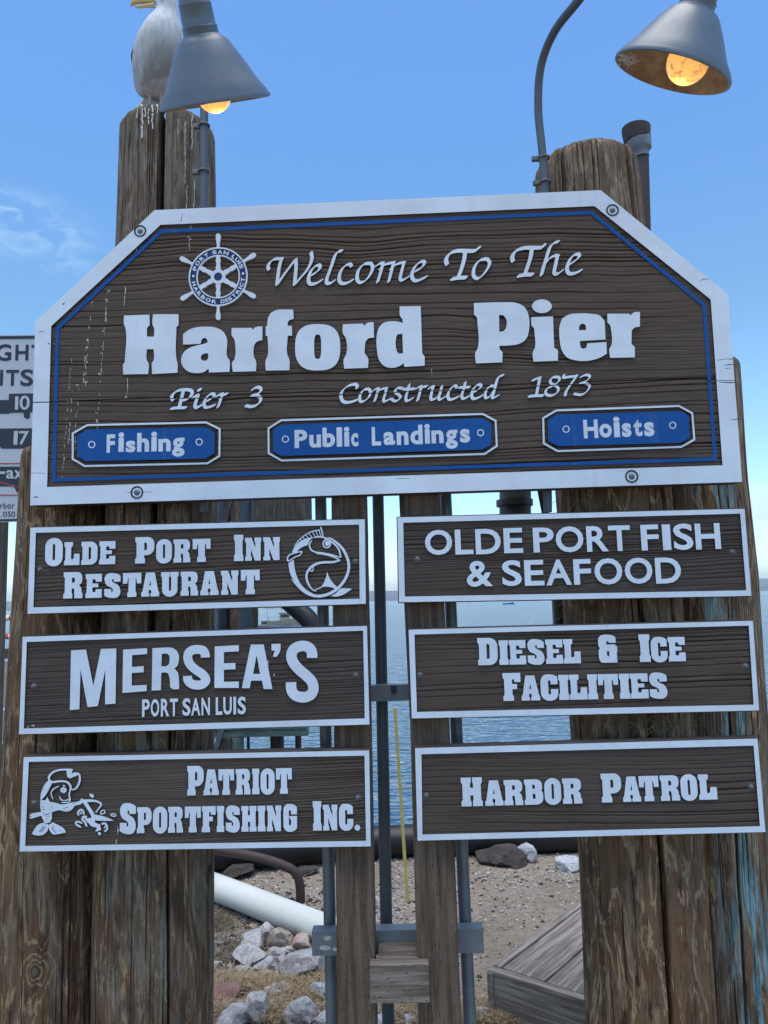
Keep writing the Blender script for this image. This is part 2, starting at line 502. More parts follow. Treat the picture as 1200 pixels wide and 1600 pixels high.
def round_poly(P, k=6):
    """corners given a third number are rounded by that much"""
    n = len(P); out = []
    for i in range(n):
        p = P[i]
        if len(p) < 3 or p[2] <= 0: out.append((p[0], p[1])); continue
        v = Vector(p[:2]); a = Vector(P[i - 1][:2]) - v; b = Vector(P[(i + 1) % n][:2]) - v
        ra = min(p[2], a.length * 0.5 if len(P[i - 1]) > 2 else a.length); rb = min(p[2], b.length * 0.5 if len(P[(i + 1) % n]) > 2 else b.length)
        A = v + a.normalized() * ra; B = v + b.normalized() * rb
        # nearly circular: cubic with 0.55 handles
        h0 = A + (v - A) * 0.56; h1 = B + (v - B) * 0.56
        kk = k if max(ra, rb) > 0.06 else 3
        for j in range(kk + 1):
            t = j / kk
            out.append(tuple(A * (1 - t) ** 3 + h0 * 3 * t * (1 - t) ** 2 + h1 * 3 * t * t * (1 - t) + B * t ** 3))
    return out

def ellipse(cx, cy, rx, ry, n=20, e=2.0):
    o = []
    for k in range(n):
        a = 2 * math.pi * k / n
        c, s = math.cos(a), math.sin(a)
        o.append((cx + rx * math.copysign(abs(c) ** (2 / e), c), cy + ry * math.copysign(abs(s) ** (2 / e), s)))
    return o

def stroke(P, w=None, smooth=True, seg=2.0, cap=False):
    """a pen line of varying width as one closed outline per piece: returns a list of quads (+ round joints)"""
    if smooth and len(P) > 2:
        ws = [p[2] if len(p) > 2 else w for p in P]
        V = catmull([Vector((p[0], p[1], ww)) for p, ww in zip(P, ws)], 5)
    else:
        V = [Vector((p[0], p[1], p[2] if len(p) > 2 else w)) for p in P]
    L, Rr = [], []
    for i, p in enumerate(V):
        a = V[max(i - 1, 0)]; b = V[min(i + 1, len(V) - 1)]
        t = Vector((b.x - a.x, b.y - a.y)).normalized(); nn = Vector((-t.y, t.x))
        if 0 < i < len(V) - 1 and not smooth:
            t1 = Vector((p.x - a.x, p.y - a.y)).normalized(); c = max(0.5, t.dot(t1)); nn = nn / c
        L.append((p.x + nn.x * p.z / 2, p.y + nn.y * p.z / 2)); Rr.append((p.x - nn.x * p.z / 2, p.y - nn.y * p.z / 2))
    out = []
    for i in range(len(V) - 1):
        q = hull([L[i], L[i + 1], Rr[i + 1], Rr[i]])
        if len(q) > 2: out.append(q)
    if cap:
        for e in (V[0], V[-1]): out.append(ellipse(e.x, e.y, e.z / 2, e.z / 2, 10))
    return out

def nib(P, L, ang=40, th=0.28, smooth=True, per=5):
    """broad nib pen: union of a thin tilted rectangle swept along the line"""
    V = catmull([Vector((p[0], p[1], 0)) for p in P], per) if smooth and len(P) > 2 else [Vector((p[0], p[1], 0)) for p in P]
    a = math.radians(ang)
    nx, ny = math.cos(a) * L / 2, -math.sin(a) * L / 2
    mx, my = math.sin(a) * L * th / 2, math.cos(a) * L * th / 2
    cs = [(nx + mx, ny + my), (nx - mx, ny - my), (-nx - mx, -ny - my), (-nx + mx, -ny + my)]
    out = []
    for i in range(len(V) - 1):
        pts = [(V[i].x + c[0], V[i].y + c[1]) for c in cs] + [(V[i + 1].x + c[0], V[i + 1].y + c[1]) for c in cs]
        out.append(hull(pts))
    return out

def hull(pts):
    pts = sorted(set((round(x, 5), round(y, 5)) for x, y in pts))
    def half(ps):
        h = []
        for p in ps:
            while len(h) > 1 and (h[-1][0] - h[-2][0]) * (p[1] - h[-2][1]) - (h[-1][1] - h[-2][1]) * (p[0] - h[-2][0]) <= 0: h.pop()
            h.append(p)
        return h
    a = half(pts); b = half(pts[::-1])
    return a[:-1] + b[:-1]

def area(P):
    return 0.5 * sum(P[i - 1][0] * P[i][1] - P[i][0] * P[i - 1][1] for i in range(len(P)))

def flat_union(adds, subs=()):
    verts, faces = [], []
    for P in list(adds) + list(subs):
        P = [tuple(p[:2]) for p in P]
        Q = [P[i] for i in range(len(P)) if abs(P[i][0] - P[i - 1][0]) + abs(P[i][1] - P[i - 1][1]) > 1e-4]
        if len(Q) < 3: Q = P
        if area(Q) < 0: Q = Q[::-1]
        b = len(verts)
        verts += [Vector(q) for q in Q]
        faces.append(list(range(b, b + len(Q))))
    nadd = len(adds)
    v, e, f, ov, oe, of = delaunay_2d_cdt(verts, [], faces, 0, 1e-4, True)
    tris = []
    for t, o in zip(f, of):
        if o and not any(i >= nadd for i in o): tris.append(tuple(t))
    sa = sum(abs(area(q)) for q in [[tuple(p[:2]) for p in P] for P in adds])
    ua = sum(abs(area([(v[i].x, v[i].y) for i in t])) for t in tris)
    if ua > sa * 1.02 + 0.5: print('LEAK', round(ua, 1), round(sa, 1), adds[0][0])
    used = sorted({i for t in tris for i in t}); idx = {u: k for k, u in enumerate(used)}
    return [(v[u].x, v[u].y) for u in used], [tuple(idx[i] for i in t) for t in tris]

def prism(name, P2, tris, mat, parent, y0=0.0, depth=0.010, plane=None, side_mat=None, bev=0.0):
    """front at SIGN_Y + y0, back at + depth; triangles in drawing coordinates"""
    plane = SIGN_Y if plane is None else plane
    W = toplane(P2, plane)
    n = len(W)
    F = W.copy(); F[:, 1] = plane + y0
    B = W.copy(); B[:, 1] = plane + y0 + depth
    cnt = {}
    fr = []
    for t in tris:
        a, b, c = (W[i] for i in t)
        cr = (b[0] - a[0]) * (c[2] - a[2]) - (b[2] - a[2]) * (c[0] - a[0])
        t = t if cr > 0 else t[::-1]         # front normal towards -Y
        fr.append(t)
        for i in range(3): cnt[(t[i], t[(i + 1) % 3])] = 1
    sides = [(b, a, a + n, b + n) for (a, b) in cnt if (b, a) not in cnt]
    back = [tuple(i + n for i in t[::-1]) for t in fr]
    me_f = fr + back + sides
    o = mesh(name, np.vstack([F, B]), me_f, mat, parent)
    if side_mat is not None:
        o.data.materials.append(side_mat)
        mi = [0] * (len(fr) + len(back)) + [1] * len(sides)
        o.data.polygons.foreach_set('material_index', mi)
    return o

def piece(name, adds, mat, parent, subs=(), y0=0.0, depth=0.010, side_mat=None, plane=None):
    P2, tr = flat_union(adds, subs)
    return prism(name, P2, tr, mat, parent, y0, depth, plane, side_mat)

# ------------------------------------------------------------------ letterforms
def serif_ends(x0, x1): pass
SLAB = {
 'I': (.36, [[(0,0),(.36,0),(.36,.2),(.325,.27),(.325,.75),(.36,.82),(.36,1),(0,1),(0,.82),(.04,.75),(.04,.27),(0,.2)]], []),
 'L': (.67, [[(0,0),(.67,0),(.67,.49),(.43,.49),(.42,.28,.05),(.335,.24,.03),(.30,.28,.02),(.30,.76),(.37,.83),(.37,1),(0,1),(0,.83),(.05,.76),(.05,.24),(0,.17)]], []),
 'D': (.70, [[(0,0),(.70,0,.30),(.70,1,.30),(0,1),(0,.83),(.05,.76),(.05,.24),(0,.17)]], [[(.315,.22,.03),(.42,.24,.05),(.42,.76,.05),(.315,.78,.03)]]),
 'E': (.70, [[(0,0),(.70,0),(.70,.36),(.44,.36),(.43,.24,.04),(.30,.24,.03),(.30,.44),(.55,.44),(.55,.60),(.30,.60),(.30,.78,.03),(.42,.78,.04),(.44,.67),(.70,.67),(.70,1),(0,1),(0,.83),(.05,.76),(.05,.24),(0,.17)]], []),
 'F': (.64, [[(0,0),(.38,0),(.38,.16),(.335,.23),(.335,.42),(.51,.42),(.51,.60),(.335,.60),(.335,.77,.03),(.41,.78,.04),(.42,.67),(.64,.67),(.64,1),(0,1),(0,.84),(.05,.77),(.05,.23),(0,.16)]], []),
 'P': (.72, [[(0,0),(.37,0),(.37,.16),(.335,.23),(.335,.31),(.72,.30,.30),(.72,1,.26),(0,1),(0,.84),(.05,.77),(.05,.23),(0,.16)]], [[(.34,.50,.02),(.44,.50,.06),(.44,.79,.06),(.34,.79,.02)]]),
 'R': (.73, [[(0,0),(.345,0),(.345,.17),(.315,.22),(.315,.38,.03),(.41,.38,.05),(.42,.17),(.42,0),(.73,0),(.73,.17),(.69,.23),(.69,.40,.10),(.59,.50,.02),(.71,.58,.10),(.71,1,.2),(0,1),(0,.84),(.05,.77),(.05,.23),(0,.16)]], [[(.32,.60,.02),(.43,.60,.05),(.43,.79,.06),(.32,.79,.02)]]),
 'S': (.64, [[(.37,.66),(.64,.66),(.64,.92,.05),(.44,1.03,.18),(0,1.03,.34),(0,.53,.30),(.34,.40,.14),(.34,.23,.06),(.27,.23,.04),(.27,.36),(0,.36),(0,.08,.04),(.2,-.03,.18),(.64,-.03,.34),(.64,.50,.30),(.30,.64,.14),(.30,.78,.06),(.37,.78,.04)]], []),
 'T': (.77, [[(.19,0),(.57,0),(.57,.17),(.53,.24),(.53,.76,.02),(.56,.80,.03),(.59,.56),(.77,.56),(.77,1),(0,1),(0,.56),(.18,.56),(.21,.80,.03),(.24,.76,.02),(.24,.24),(.19,.17)]], []),
 'A': (.75, [[(0,0),(.34,0),(.34,.12),(.30,.16),(.315,.27),(.405,.27),(.42,.16),(.385,.12),(.385,0),(.75,0),(.75,.17),(.71,.22),(.555,1),(.19,1),(.05,.22),(0,.17)]], [[(.33,.46),(.405,.46),(.375,.68)]]),
 'U': (.70, [[(0,1),(0,.84),(.045,.77),(.045,-.03,.30),(.655,-.03,.30),(.655,.77),(.70,.84),(.70,1),(.37,1),(.37,.84),(.405,.77),(.405,.22,.04),(.315,.22,.04),(.315,.77),(.35,.84),(.35,1)]], []),
 'N': (.70, [[(0,0),(.29,0),(.29,.15),(.25,.21),(.25,.50),(.42,0),(.67,0),(.67,.77),(.70,.84),(.70,1),(.41,1),(.41,.84),(.45,.77),(.45,.55),(.28,1),(0,1),(0,.84),(.05,.77),(.05,.21),(0,.15)]], []),
 'C': (.64, [[(.37,.63),(.63,.63),(.63,.93,.04),(.46,1.03,.12),(0,1.03,.32),(0,-.03,.32),(.64,-.03,.30),(.64,.44),(.37,.44),(.37,.22,.04),(.28,.22,.04),(.28,.79,.04),(.37,.79,.04)]], []),
 'G': (.53, [[(.30,.63),(.53,.63),(.53,.92,.04),(.38,1.03,.12),(0,1.03,.27),(0,-.03,.27),(.40,-.03,.12),(.53,.10,.04),(.53,.57),(.235,.57),(.235,.50),(.27,.46),(.30,.38),(.30,.23,.04),(.215,.20,.04),(.215,.79,.04),(.30,.79,.04)]], []),
 'H': (.71, [[(0,0),(.335,0),(.335,.16),(.305,.22),(.305,.38),(.405,.38),(.405,.22),(.38,.16),(.38,0),(.71,0),(.71,.16),(.665,.23),(.665,.77),(.71,.84),(.71,1),(.38,1),(.38,.84),(.405,.78),(.405,.64),(.305,.64),(.305,.78),(.335,.84),(.335,1),(0,1),(0,.84),(.045,.77),(.045,.23),(0,.16)]], []),
 'B': (.73, [[(0,0),(.73,0,.26),(.73,.52,.14),(.63,.54,.02),(.70,.57,.12),(.70,1,.24),(0,1),(0,.84),(.05,.77),(.05,.23),(0,.16)]], [[(.32,.62),(.42,.62,.06),(.42,.79,.06),(.32,.79)],[(.32,.23),(.43,.23,.06),(.43,.43,.06),(.32,.43)]]),
 'O': (.64, [[(0,-.03,.32),(.64,-.03,.32),(.64,1.03,.32),(0,1.03,.32)]], [[(.275,.2,.04),(.365,.2,.04),(.365,.8,.04),(.275,.8,.04)]]),
 '&': (.66, [[(.29,.66),(.60,.66),(.60,.60),(.66,.60),(.66,.42),(.64,.38),(.64,0),(.25,0,.1),(0,0,.26),(0,.48,.12),(.06,.53,.03),(0,.60,.12),(0,1.02,.30),(.45,1.02,.12),(.62,.93,.04),(.62,.72),(.37,.72),(.37,.78,.04),(.29,.78,.04)]], [[(.29,.25,.05),(.37,.22),(.37,.42),(.29,.42)]]),
 '.': (.19, [ellipse(.095, .09, .095, .12, 14)], []),
}

def up_vec(x): return (-(0.026 + (x - 600.0) / 10100.0), -1.0)

def place_em(polys, w, x0, x1, yb0, slope, h, xref):
    out = []
    for P in polys:
        Q = []
        for p in P:
            x = x0 + p[0] / w * (x1 - x0)
            y = yb0 + slope * (x - xref)
            ux, uy = up_vec(x)
            Q.append((x + ux * p[1] * h, y + uy * p[1] * h))
        out.append(Q)
    return out

def slab_line(text, boxes, base, mat, parent, y0=0.0, depth=0.010):
    (bx0, by0), (bx1, by1) = base
    sl = (by1 - by0) / (bx1 - bx0)
    k = 0
    for ch, (x0, x1, h) in zip(text, boxes):
        w, ad, sb = SLAB[ch]
        ad = [round_poly(P) for P in ad]; sb = [round_poly(P) for P in sb]
        A = place_em(ad, w, x0, x1, by0, sl, h, bx0); S = place_em(sb, w, x0, x1, by0, sl, h, bx0)
        o = piece('letter', A, mat, parent, S, y0, depth, side_mat=M_BROWN_EDGE)

_font_cache = {}
def font_outline(ch, off, space=None):
    key = (ch, off)
    if key not in _font_cache:
        c = bpy.data.curves.new('glyph', 'FONT'); c.body = ch; c.offset = off; c.resolution_u = 4
        ob = bpy.data.objects.new('glyph', c)
        COL.objects.link(ob)
        bpy.context.view_layer.update()
        me = bpy.data.meshes.new_from_object(ob.evaluated_get(bpy.context.evaluated_depsgraph_get()))
        V = np.array([v.co[:2] for v in me.vertices]); T = [tuple(p.vertices) for p in me.polygons]
        bpy.data.objects.remove(ob); bpy.data.curves.remove(c); bpy.data.meshes.remove(me)
        # merge duplicate verts, split ngons
        T2 = []
        for t in T:
            for i in range(1, len(t) - 1): T2.append((t[0], t[i], t[i + 1]))
        polys = [[tuple(V[i]) for i in t] for t in T2]
        polys = [p for p in polys if abs(area(p)) > 1e-7]
        mn = V.min(0); mx = V.max(0)
        _font_cache[key] = (polys, mn, mx)
    return _font_cache[key]

def font_letter(ch, off, x0, x1, yt, yb, mat, parent, y0=0.0, depth=0.010, slope=-0.03, side=None, name='letter', plane=None, subs=()):
    polys, mn, mx = font_outline(ch, off)
    out = []
    xm = (x0 + x1) / 2
    hh = (yb - yt) - abs(slope) * (x1 - x0) * 0.6
    for P in polys:
        Q = []
        for p in P:
            u = (p[0] - mn[0]) / (mx[0] - mn[0]); v = (p[1] - mn[1]) / (mx[1] - mn[1])
            x = x0 + u * (x1 - x0); y = (yt + yb) / 2 + hh / 2 + slope * (x - xm)
            ux, uy = up_vec(x)
            Q.append((x + ux * (v - 0.5) * hh, y + uy * v * hh))
        out.append(Q)
    return piece(name, out, mat, parent, subs, y0, depth, side_mat=side, plane=plane)

def font_word(items, c, off, mat, parent, **k):
    x0, y0, s = c
    for ch, a, b, t, u in items:
        font_letter(ch, off, x0 + a / s, x0 + b / s, y0 + t / s, y0 + u / s, mat, parent, **k)

# ------------------------------------------------------------------ relief boards
def grain_profile(seed, length, dmin, dmax, dens):
    """a 1-D run of sandblasted growth rings: depth against distance across the grain"""
    r = np.random.default_rng(seed)
    N = int(length / 0.0004); prof = np.zeros(N); x = 0.0
    xs = np.arange(N) * 0.0004
    while x < length:
        # bands of tight rings alternate with wide flat ones
        band = 0.5 + 0.5 * math.sin(x * 21 + seed)
        x += (0.006 + r.random() * 0.016 * (0.35 + band * 1.2)) / dens
        w = 0.0009 + r.random() * 0.0012
        d = (dmin + r.random() ** 2.0 * (dmax - dmin))
        # sharp upper lip, slow lower slope
        t = (xs - x) / w
        # z grows upwards: sharp lip above the trench, a soft slope below it
        prof = np.maximum(prof, d * np.where(t > 0, np.exp(-(t * 1.1) ** 4), np.maximum(np.exp(-(t * 1.0) ** 4), 0.16 * np.exp(-np.abs(t) * 0.25))))
    prof += 0.0006 * (np.interp(xs, np.arange(0, length + .01, 0.003), r.random(len(np.arange(0, length + .01, 0.003)))) - 0.5)
    return xs, prof

def relief_board(name, corners_l, corners_r, parent, seed, y_face, nx=150, dz=0.0013, thick=0.04, v0=0.0, v1=1.0,
                 dmin=0.0040, dmax=0.0170, dens=1.0, wave=0.02, slope=0.03, mat=None):
    """corners_l / corners_r: matching lists of left and right drawing points from the bottom to the top"""
    L = toplane(corners_l, SIGN_Y); Rr = toplane(corners_r, SIGN_Y)
    def along(C, v):
        z = C[:, 2]; zt = z[0] + (z[-1] - z[0]) * v
        return np.interp(zt, z, C[:, 0]), zt
    H = L[-1, 2] - L[0, 2]
    nz = int(H * (v1 - v0) / dz)
    v = np.linspace(v0, v1, nz + 1)
    xl, zl = along(L, v); xr, zr = along(Rr, v)
    u = np.linspace(0, 1, nx + 1)
    X = xl[:, None] * (1 - u) + xr[:, None] * u
    Z = zl[:, None] * (1 - u) + zr[:, None] * u
    W = (Z - X * slope) + wave * fbm(X * 1.3 + seed, Z * 2.6 + seed * 0.37, 4) * 2 + 0.004 * fbm(X * 9 + seed, Z * 14, 3)
    xs, prof = grain_profile(seed, 4.0, dmin, dmax, dens)
    D = np.interp((W - W.min()) + 0.3, xs, prof)
    mod = np.clip(0.70 + 2.2 * fbm(X * 2.4 + seed * 2, W * 26, 3), 0.05, 1.25)
    big = np.clip(0.80 + 2.6 * fbm(X * 1.3 + seed * 5, Z * 5 + seed, 3), 0.12, 1.2)
    D = D * mod * big + 0.0009 * (fbm(X * 12, Z * 160, 3) + 0.5)
    Y = np.full_like(X, y_face) + D
    V = np.stack([X, Y, Z], -1).reshape(-1, 3)
    nxp = nx + 1
    idx = np.arange((nz + 1) * nxp).reshape(nz + 1, nxp)
    a = idx[:-1, :-1].ravel(); b = idx[:-1, 1:].ravel(); c = idx[1:, 1:].ravel(); d = idx[1:, :-1].ravel()
    fc = np.stack([a, b, c, d], -1).tolist()
    # rim and back
    rim = list(idx[0, :]) + list(idx[1:, -1]) + list(idx[-1, -2::-1]) + list(idx[-2:0:-1, 0])
    base = len(V)
    Rm = V[rim].copy(); Rm[:, 1] = y_face + thick
    V = np.vstack([V, Rm])
    n = len(rim)
    for i in range(n):
        j = (i + 1) % n
        fc.append((int(rim[j]), int(rim[i]), base + i, base + j))
    fc.append(tuple(base + i for i in range(n)))
    o = mesh(name, V, fc, mat or M_BROWN, parent)
    o.data.polygons.foreach_set('use_smooth', [True] * ((nz) * nx) + [False] * (n + 1))
    return o

def bolt(px, py, r, parent, recess=True, y0=0.0, hr=1.0):
    """hex lag bolt head on a washer, in a dark counterbore when it sits in the raised border"""
    c = toplane([(px, py)], SIGN_Y)[0]
    rr = r / F_PX * SIGN_Y
    parts = []
    n = 24
    V, Fc = [], []
    # washer
    prof = [(0.0, 0.0), (0.80, 0.0), (0.84, 0.0015), (0.84, 0.003)]
    y = SIGN_Y + y0
    def lathe(prof, nn, yb):
        V, Fc = [], []
        for (ra, dy) in prof:
            for k in range(nn):
                a = 2 * math.pi * k / nn
                V.append((c[0] + math.cos(a) * ra * rr, yb + dy, c[2] + math.sin(a) * ra * rr))
        for i in range(len(prof) - 1):
            for k in range(nn):
                Fc.append((i * nn + k, i * nn + (k + 1) % nn, (i + 1) * nn + (k + 1) % nn, (i + 1) * nn + k))
        return V, Fc
    head = lathe([(0.001, -0.004), (0.30, -0.0036), (0.50, -0.0022), (0.60, 0.0), (0.62, 0.003)], 20, y)
    o = mesh('bolt', head[0], head[1], M_BOLT, parent); shade_auto(o, 60)
    w = lathe([(0.55, 0.0018), (0.84, 0.0018), (0.88, 0.003), (0.88, 0.006)], 24, y)
    mesh('washer', w[0], w[1], M_HOLE if recess else M_BOLT, o)
    if recess:
        h = lathe([(0.9, 0.0045), (1.25, 0.003), (1.28, -0.0012), (1.0, -0.0012), (0.92, 0.0035)], 24, y)
        mesh('counterbore', h[0], h[1], M_HOLE, o)
    return o

# ================================================================== the big sign
def mk_sign(label, cat, group, center):
    c = toplane([center], SIGN_Y)[0]
    return empty('painted_sign' if group is None else 'name_sign', (c[0], SIGN_Y + 0.03, c[2]), label, cat, group)

CRACK = [(40, 629), (85, 628), (170, 625), (265, 622.5), (330, 622), (430, 619.5), (520, 617), (600, 614), (660, 611), (760, 609), (830, 603.5), (900, 600.5), (1000, 598), (1160, 594)]
def crack_sub(w=1.5):
    return stroke([(x, y, w) for x, y in CRACK], smooth=False)
def crack_band(x0, x1, w=1.5):
    P = [(x, y) for x, y in CRACK]
    xs = [p[0] for p in P]; ys = [p[1] for p in P]
    pts = [x0] + [x for x in xs if x0 < x < x1] + [x1]
    up = [(x, float(np.interp(x, xs, ys)) - w / 2) for x in pts]; dn = [(x, float(np.interp(x, xs, ys)) + w / 2) for x in pts]
    return [up + dn[::-1]]

BIG = empty('welcome_sign', (toplane([(600, 560)], SIGN_Y)[0][0], SIGN_Y + 0.03, toplane([(600, 560)], SIGN_Y)[0][2]),
            'large brown carved sign with white border and clipped top corners welcoming to the pier', 'sign')
cl = [(47.5, 789.5), (55.5, 503), (242, 328.8)]
cr_ = [(1159, 752.7), (1137.5, 460), (938.5, 297.2)]
FACE = SIGN_Y + 0.0050
relief_board('plank', cl, cr_, BIG, 3, FACE, nx=260, dens=0.8, dz=0.0010, v0=0.0, v1=0.345, thick=0.050, wave=0.028, slope=-0.01)
relief_board('plank', cl, cr_, BIG, 8, FACE, nx=260, dens=0.8, dz=0.0010, v0=0.3482, v1=1.0, thick=0.050, wave=0.036, slope=-0.02)
outer = [(47, 789.8), (55, 503), (241.5, 328.3), (938.5, 297), (1138, 460), (1159.5, 753)]
inner = [(73.5, 761), (80, 509.5), (251, 351.2), (929, 322), (1110.5, 468), (1129, 727)]
CHIPS = []
for P_ in ([(1121, 563, 1.0), (1135, 561, .6), (1146, 561, 1.4)], [(1130, 571, .4), (1140, 570, 1.5), (1146, 569.5, .9)], [(1133, 576, .9), (1142, 575, .5)],
           [(1123, 597, .7), (1140, 598, 1.6), (1148, 597.5, 1.1)], [(1142, 656, .8), (1152, 655, 1.3)], [(52, 777, .6), (58, 776.6, 2.0), (60, 776.8, .5)],
           [(47, 739, .7), (72, 739.5, .5)], [(1092, 440, .4), (1100, 436, 1.0), (1112, 436, .5)], [(70, 517, .5), (61, 519, 1.4)],
           [(196, 769.5, .5), (238, 768.6, .7)], [(207, 769.5, 1.0), (222, 769, 1.0)], [(72, 486, 2.0), (74, 484, 1.2)], [(98, 476, 2.2), (101, 473, 1.0)],
           [(150, 409, .8), (153, 406, 1.8)], [(285, 333, .6), (283, 347, .9)], [(76, 536, 2.4), (75.5, 538, 2.0)], [(620, 748, .8), (640, 747.4, .6)]):
    CHIPS += stroke(P_, smooth=False)
piece('border', [outer], M_WHITE, BIG, [inner] + crack_band(30, 100) + crack_band(1100, 1175, 1.0) + CHIPS, 0.0, 0.012, side_mat=M_BROWN_EDGE)
bl = [(83, 749.5), (89, 512), (251, 360.6), (924.3, 331), (1101, 476), (1118.3, 717)]
def ring(P, w):
    c = Vector((sum(p[0] for p in P) / len(P), sum(p[1] for p in P) / len(P)))
    def off(d):
        out = []
        n = len(P); sgn = 1 if area(P) > 0 else -1
        for i in range(n):
            a = Vector(P[i - 1]); b = Vector(P[i]); c2 = Vector(P[(i + 1) % n])
            t1 = (b - a).normalized(); t2 = (c2 - b).normalized()
            n1 = Vector((t1.y, -t1.x)) * sgn; n2 = Vector((t2.y, -t2.x)) * sgn
            m = (n1 + n2).normalized(); k = d / max(0.3, m.dot(n1))
            out.append(tuple(b + m * k))
        return out
    return off(w / 2), off(-w / 2)
o_, i_ = ring(bl, 5.6)
piece('blue_line', [o_], M_BLUE, BIG, [i_] + crack_band(70, 100) + crack_band(1090, 1125), 0.0035, 0.008)
for b in ((219, 361), (957, 328.5), (214, 769.5), (987, 744.5)): bolt(b[0], b[1], 8.0, BIG)

# --- "Harford Pier": fat slab letters
def traced(name, c, outs, holes, mat, parent, corner=38, **k):
    subs = list(k.pop('subs', []))
    A = [smooth_poly(crop(*c, P), corner, 2.0) for P in outs]
    S = [smooth_poly(crop(*c, P), corner, 2.0) for P in holes]
    return piece(name, A, mat, parent, S + subs, side_mat=M_BROWN_EDGE, **k)
c1, c2, c3 = (180, 460, 5), (400, 460, 4.2857), (730, 450, 4.2857)
traced('letter', c1, [[(68,165),(268,158),(270,240),(248,262),(248,330),(303,330),(303,260),(292,238),(295,155),(495,155),(495,240),(478,258),(480,515),(487,535),(487,612),(288,622),(285,535),(300,515),(300,428),(247,428),(247,515),(260,535),(258,622),(62,625),(60,548),(75,530),(78,255),(70,240)]], [], M_WHITE, BIG)
traced('letter', c1, [[(530,310),(570,280),(630,258),(700,252),(780,258),(840,288),(872,345),(876,490),(892,512),(893,605),(732,610),(730,578),(695,605),(640,615),(570,602),(528,562),(515,515),(530,460),(575,420),(640,398),(695,386),(722,374),(718,350),(697,338),(677,350),(666,386),(530,392)]],
       [[(725,460),(725,502),(715,515),(695,519),(674,510),(667,492),(680,470),(702,461)]], M_WHITE, BIG)
traced('letter', c1, [[(910,262),(1070,262),(1072,278),(1100,255),(1150,250),(1150,358),(1115,365),(1092,385),(1082,420),(1085,490),(1100,520),(1100,600),(918,605),(915,530),(932,505),(935,370),(928,345),(912,325)]], [], M_WHITE, BIG)
traced('letter', c2, [[(65,212),(75,212),(80,160),(100,122),(140,104),(180,101),(250,102),(252,165),(225,172),(212,188),(212,210),(240,210),(242,275),(212,278),(210,405),(222,430),(225,508),(65,510),(65,440),(77,415),(78,280),(65,278)]], [], M_WHITE, BIG)
traced('letter', c2, [ellipse(413, 354, 151, 155, 32, 2.7)], [ellipse(413, 350, 23.5, 82, 24, 3.2)], M_WHITE, BIG)
traced('letter', c2, [[(582,200),(718,195),(722,212),(750,189),(788,186),(790,290),(755,294),(733,315),(730,395),(750,425),(750,492),(590,497),(588,430),(603,405),(600,290),(582,262)]], [], M_WHITE, BIG)
traced('letter', c2, [[(962,80),(1103,78),(1113,395),(1130,415),(1130,478),(992,485),(990,460),(960,480),(910,492),(860,480),(825,440),(810,370),(808,280),(825,220),(860,188),(910,180),(955,183),(982,192),(980,165),(965,145)]], [[(938,290),(948,268),(980,264),(985,395),(955,397),(943,380)]], M_WHITE, BIG)
traced('letter', c3, [[(45,100),(250,95),(320,98),(380,125),(410,180),(415,270),(395,340),(350,373),(290,384),(215,387),(217,410),(237,430),(235,498),(58,505),(55,430),(70,405),(67,200),(45,175)]], [[(213,180),(240,182),(260,205),(265,240),(258,272),(238,290),(215,292)]], M_WHITE, BIG)
traced('letter', c3, [ellipse(500, 122, 67, 46, 24), [(428,195),(575,190),(582,400),(607,415),(608,487),(443,493),(440,425),(452,405),(448,270),(430,250)]], [], M_WHITE, BIG)
traced('letter', c3, [[(618,260),(635,205),(680,178),(740,170),(820,172),(885,183),(920,220),(927,345),(755,355),(757,387),(765,402),(780,408),(797,400),(805,370),(932,362),(935,440),(880,470),(800,488),(730,485),(670,465),(635,420),(620,350)]], [[(748,283),(750,255),(765,239),(785,241),(795,258),(795,281)]], M_WHITE, BIG)
traced('letter', c3, [[(938,172),(1085,172),(1090,184),(1120,162),(1157,160),(1157,258),(1120,266),(1102,285),(1100,375),(1122,395),(1123,465),(957,468),(953,405),(965,385),(962,270),(955,245),(940,235)]], [], M_WHITE, BIG)

# --- calligraphic lines, written with a broad nib
def written(c, strokes, L, ang=40, th=0.28, extra=(), subs=(), parent=None):
    A = []
    for s in strokes:
        A += nib(crop(*c, s), L / c[2], ang, th)
    for e in extra: A.append(crop(*c, e) if len(e) > 2 else e)
    return piece('letter', A, M_WHITE, parent or BIG, subs, side_mat=M_BROWN_EDGE)
w = (400, 370, 7.5)
written(w, [[(150,385),(142,345),(165,295),(215,262),(270,256),(312,256)], [(300,262),(278,330),(262,420),(245,560)], [(248,560),(330,440),(420,320),(462,262)], [(465,262),(470,350),(462,450),(452,560)], [(452,562),(520,480),(590,400),(640,310),(655,240),(645,180)]], 44, 38)
written(w, [[(655,445),(700,420),(745,375),(748,335),(705,338),(650,390),(618,470),(620,535),(655,555),(710,542),(770,508)]], 46)
written(w, [[(1005,165),(960,175),(925,220),(895,310),(855,420),(828,500),(835,545),(880,540),(918,515)]], 46)
written(w, [[(1120,345),(1100,320),(1050,335),(1000,390),(975,470),(985,530),(1030,548),(1080,535),(1130,508)]], 46)
w = (540, 370, 7.5)
written(w, [[(275,312),(215,320),(155,385),(135,460),(145,520),(185,535),(240,505),(295,430),(318,360),(300,318),(265,308)]], 44)
written(w, [[(360,340),(400,312),(445,305)], [(440,305),(415,400),(375,530)], [(400,375),(460,325),(540,305),(572,300)], [(560,310),(535,410),(505,525)], [(530,372),(590,325),(650,305),(692,300)], [(685,305),(660,390),(640,480),(650,508),(690,498),(735,468)]], 42)
written(w, [[(820,400),(870,375),(915,330),(922,295),(880,292),(820,340),(780,420),(785,490),(825,515),(880,500),(945,468)]], 46)
w = (680, 360, 5)
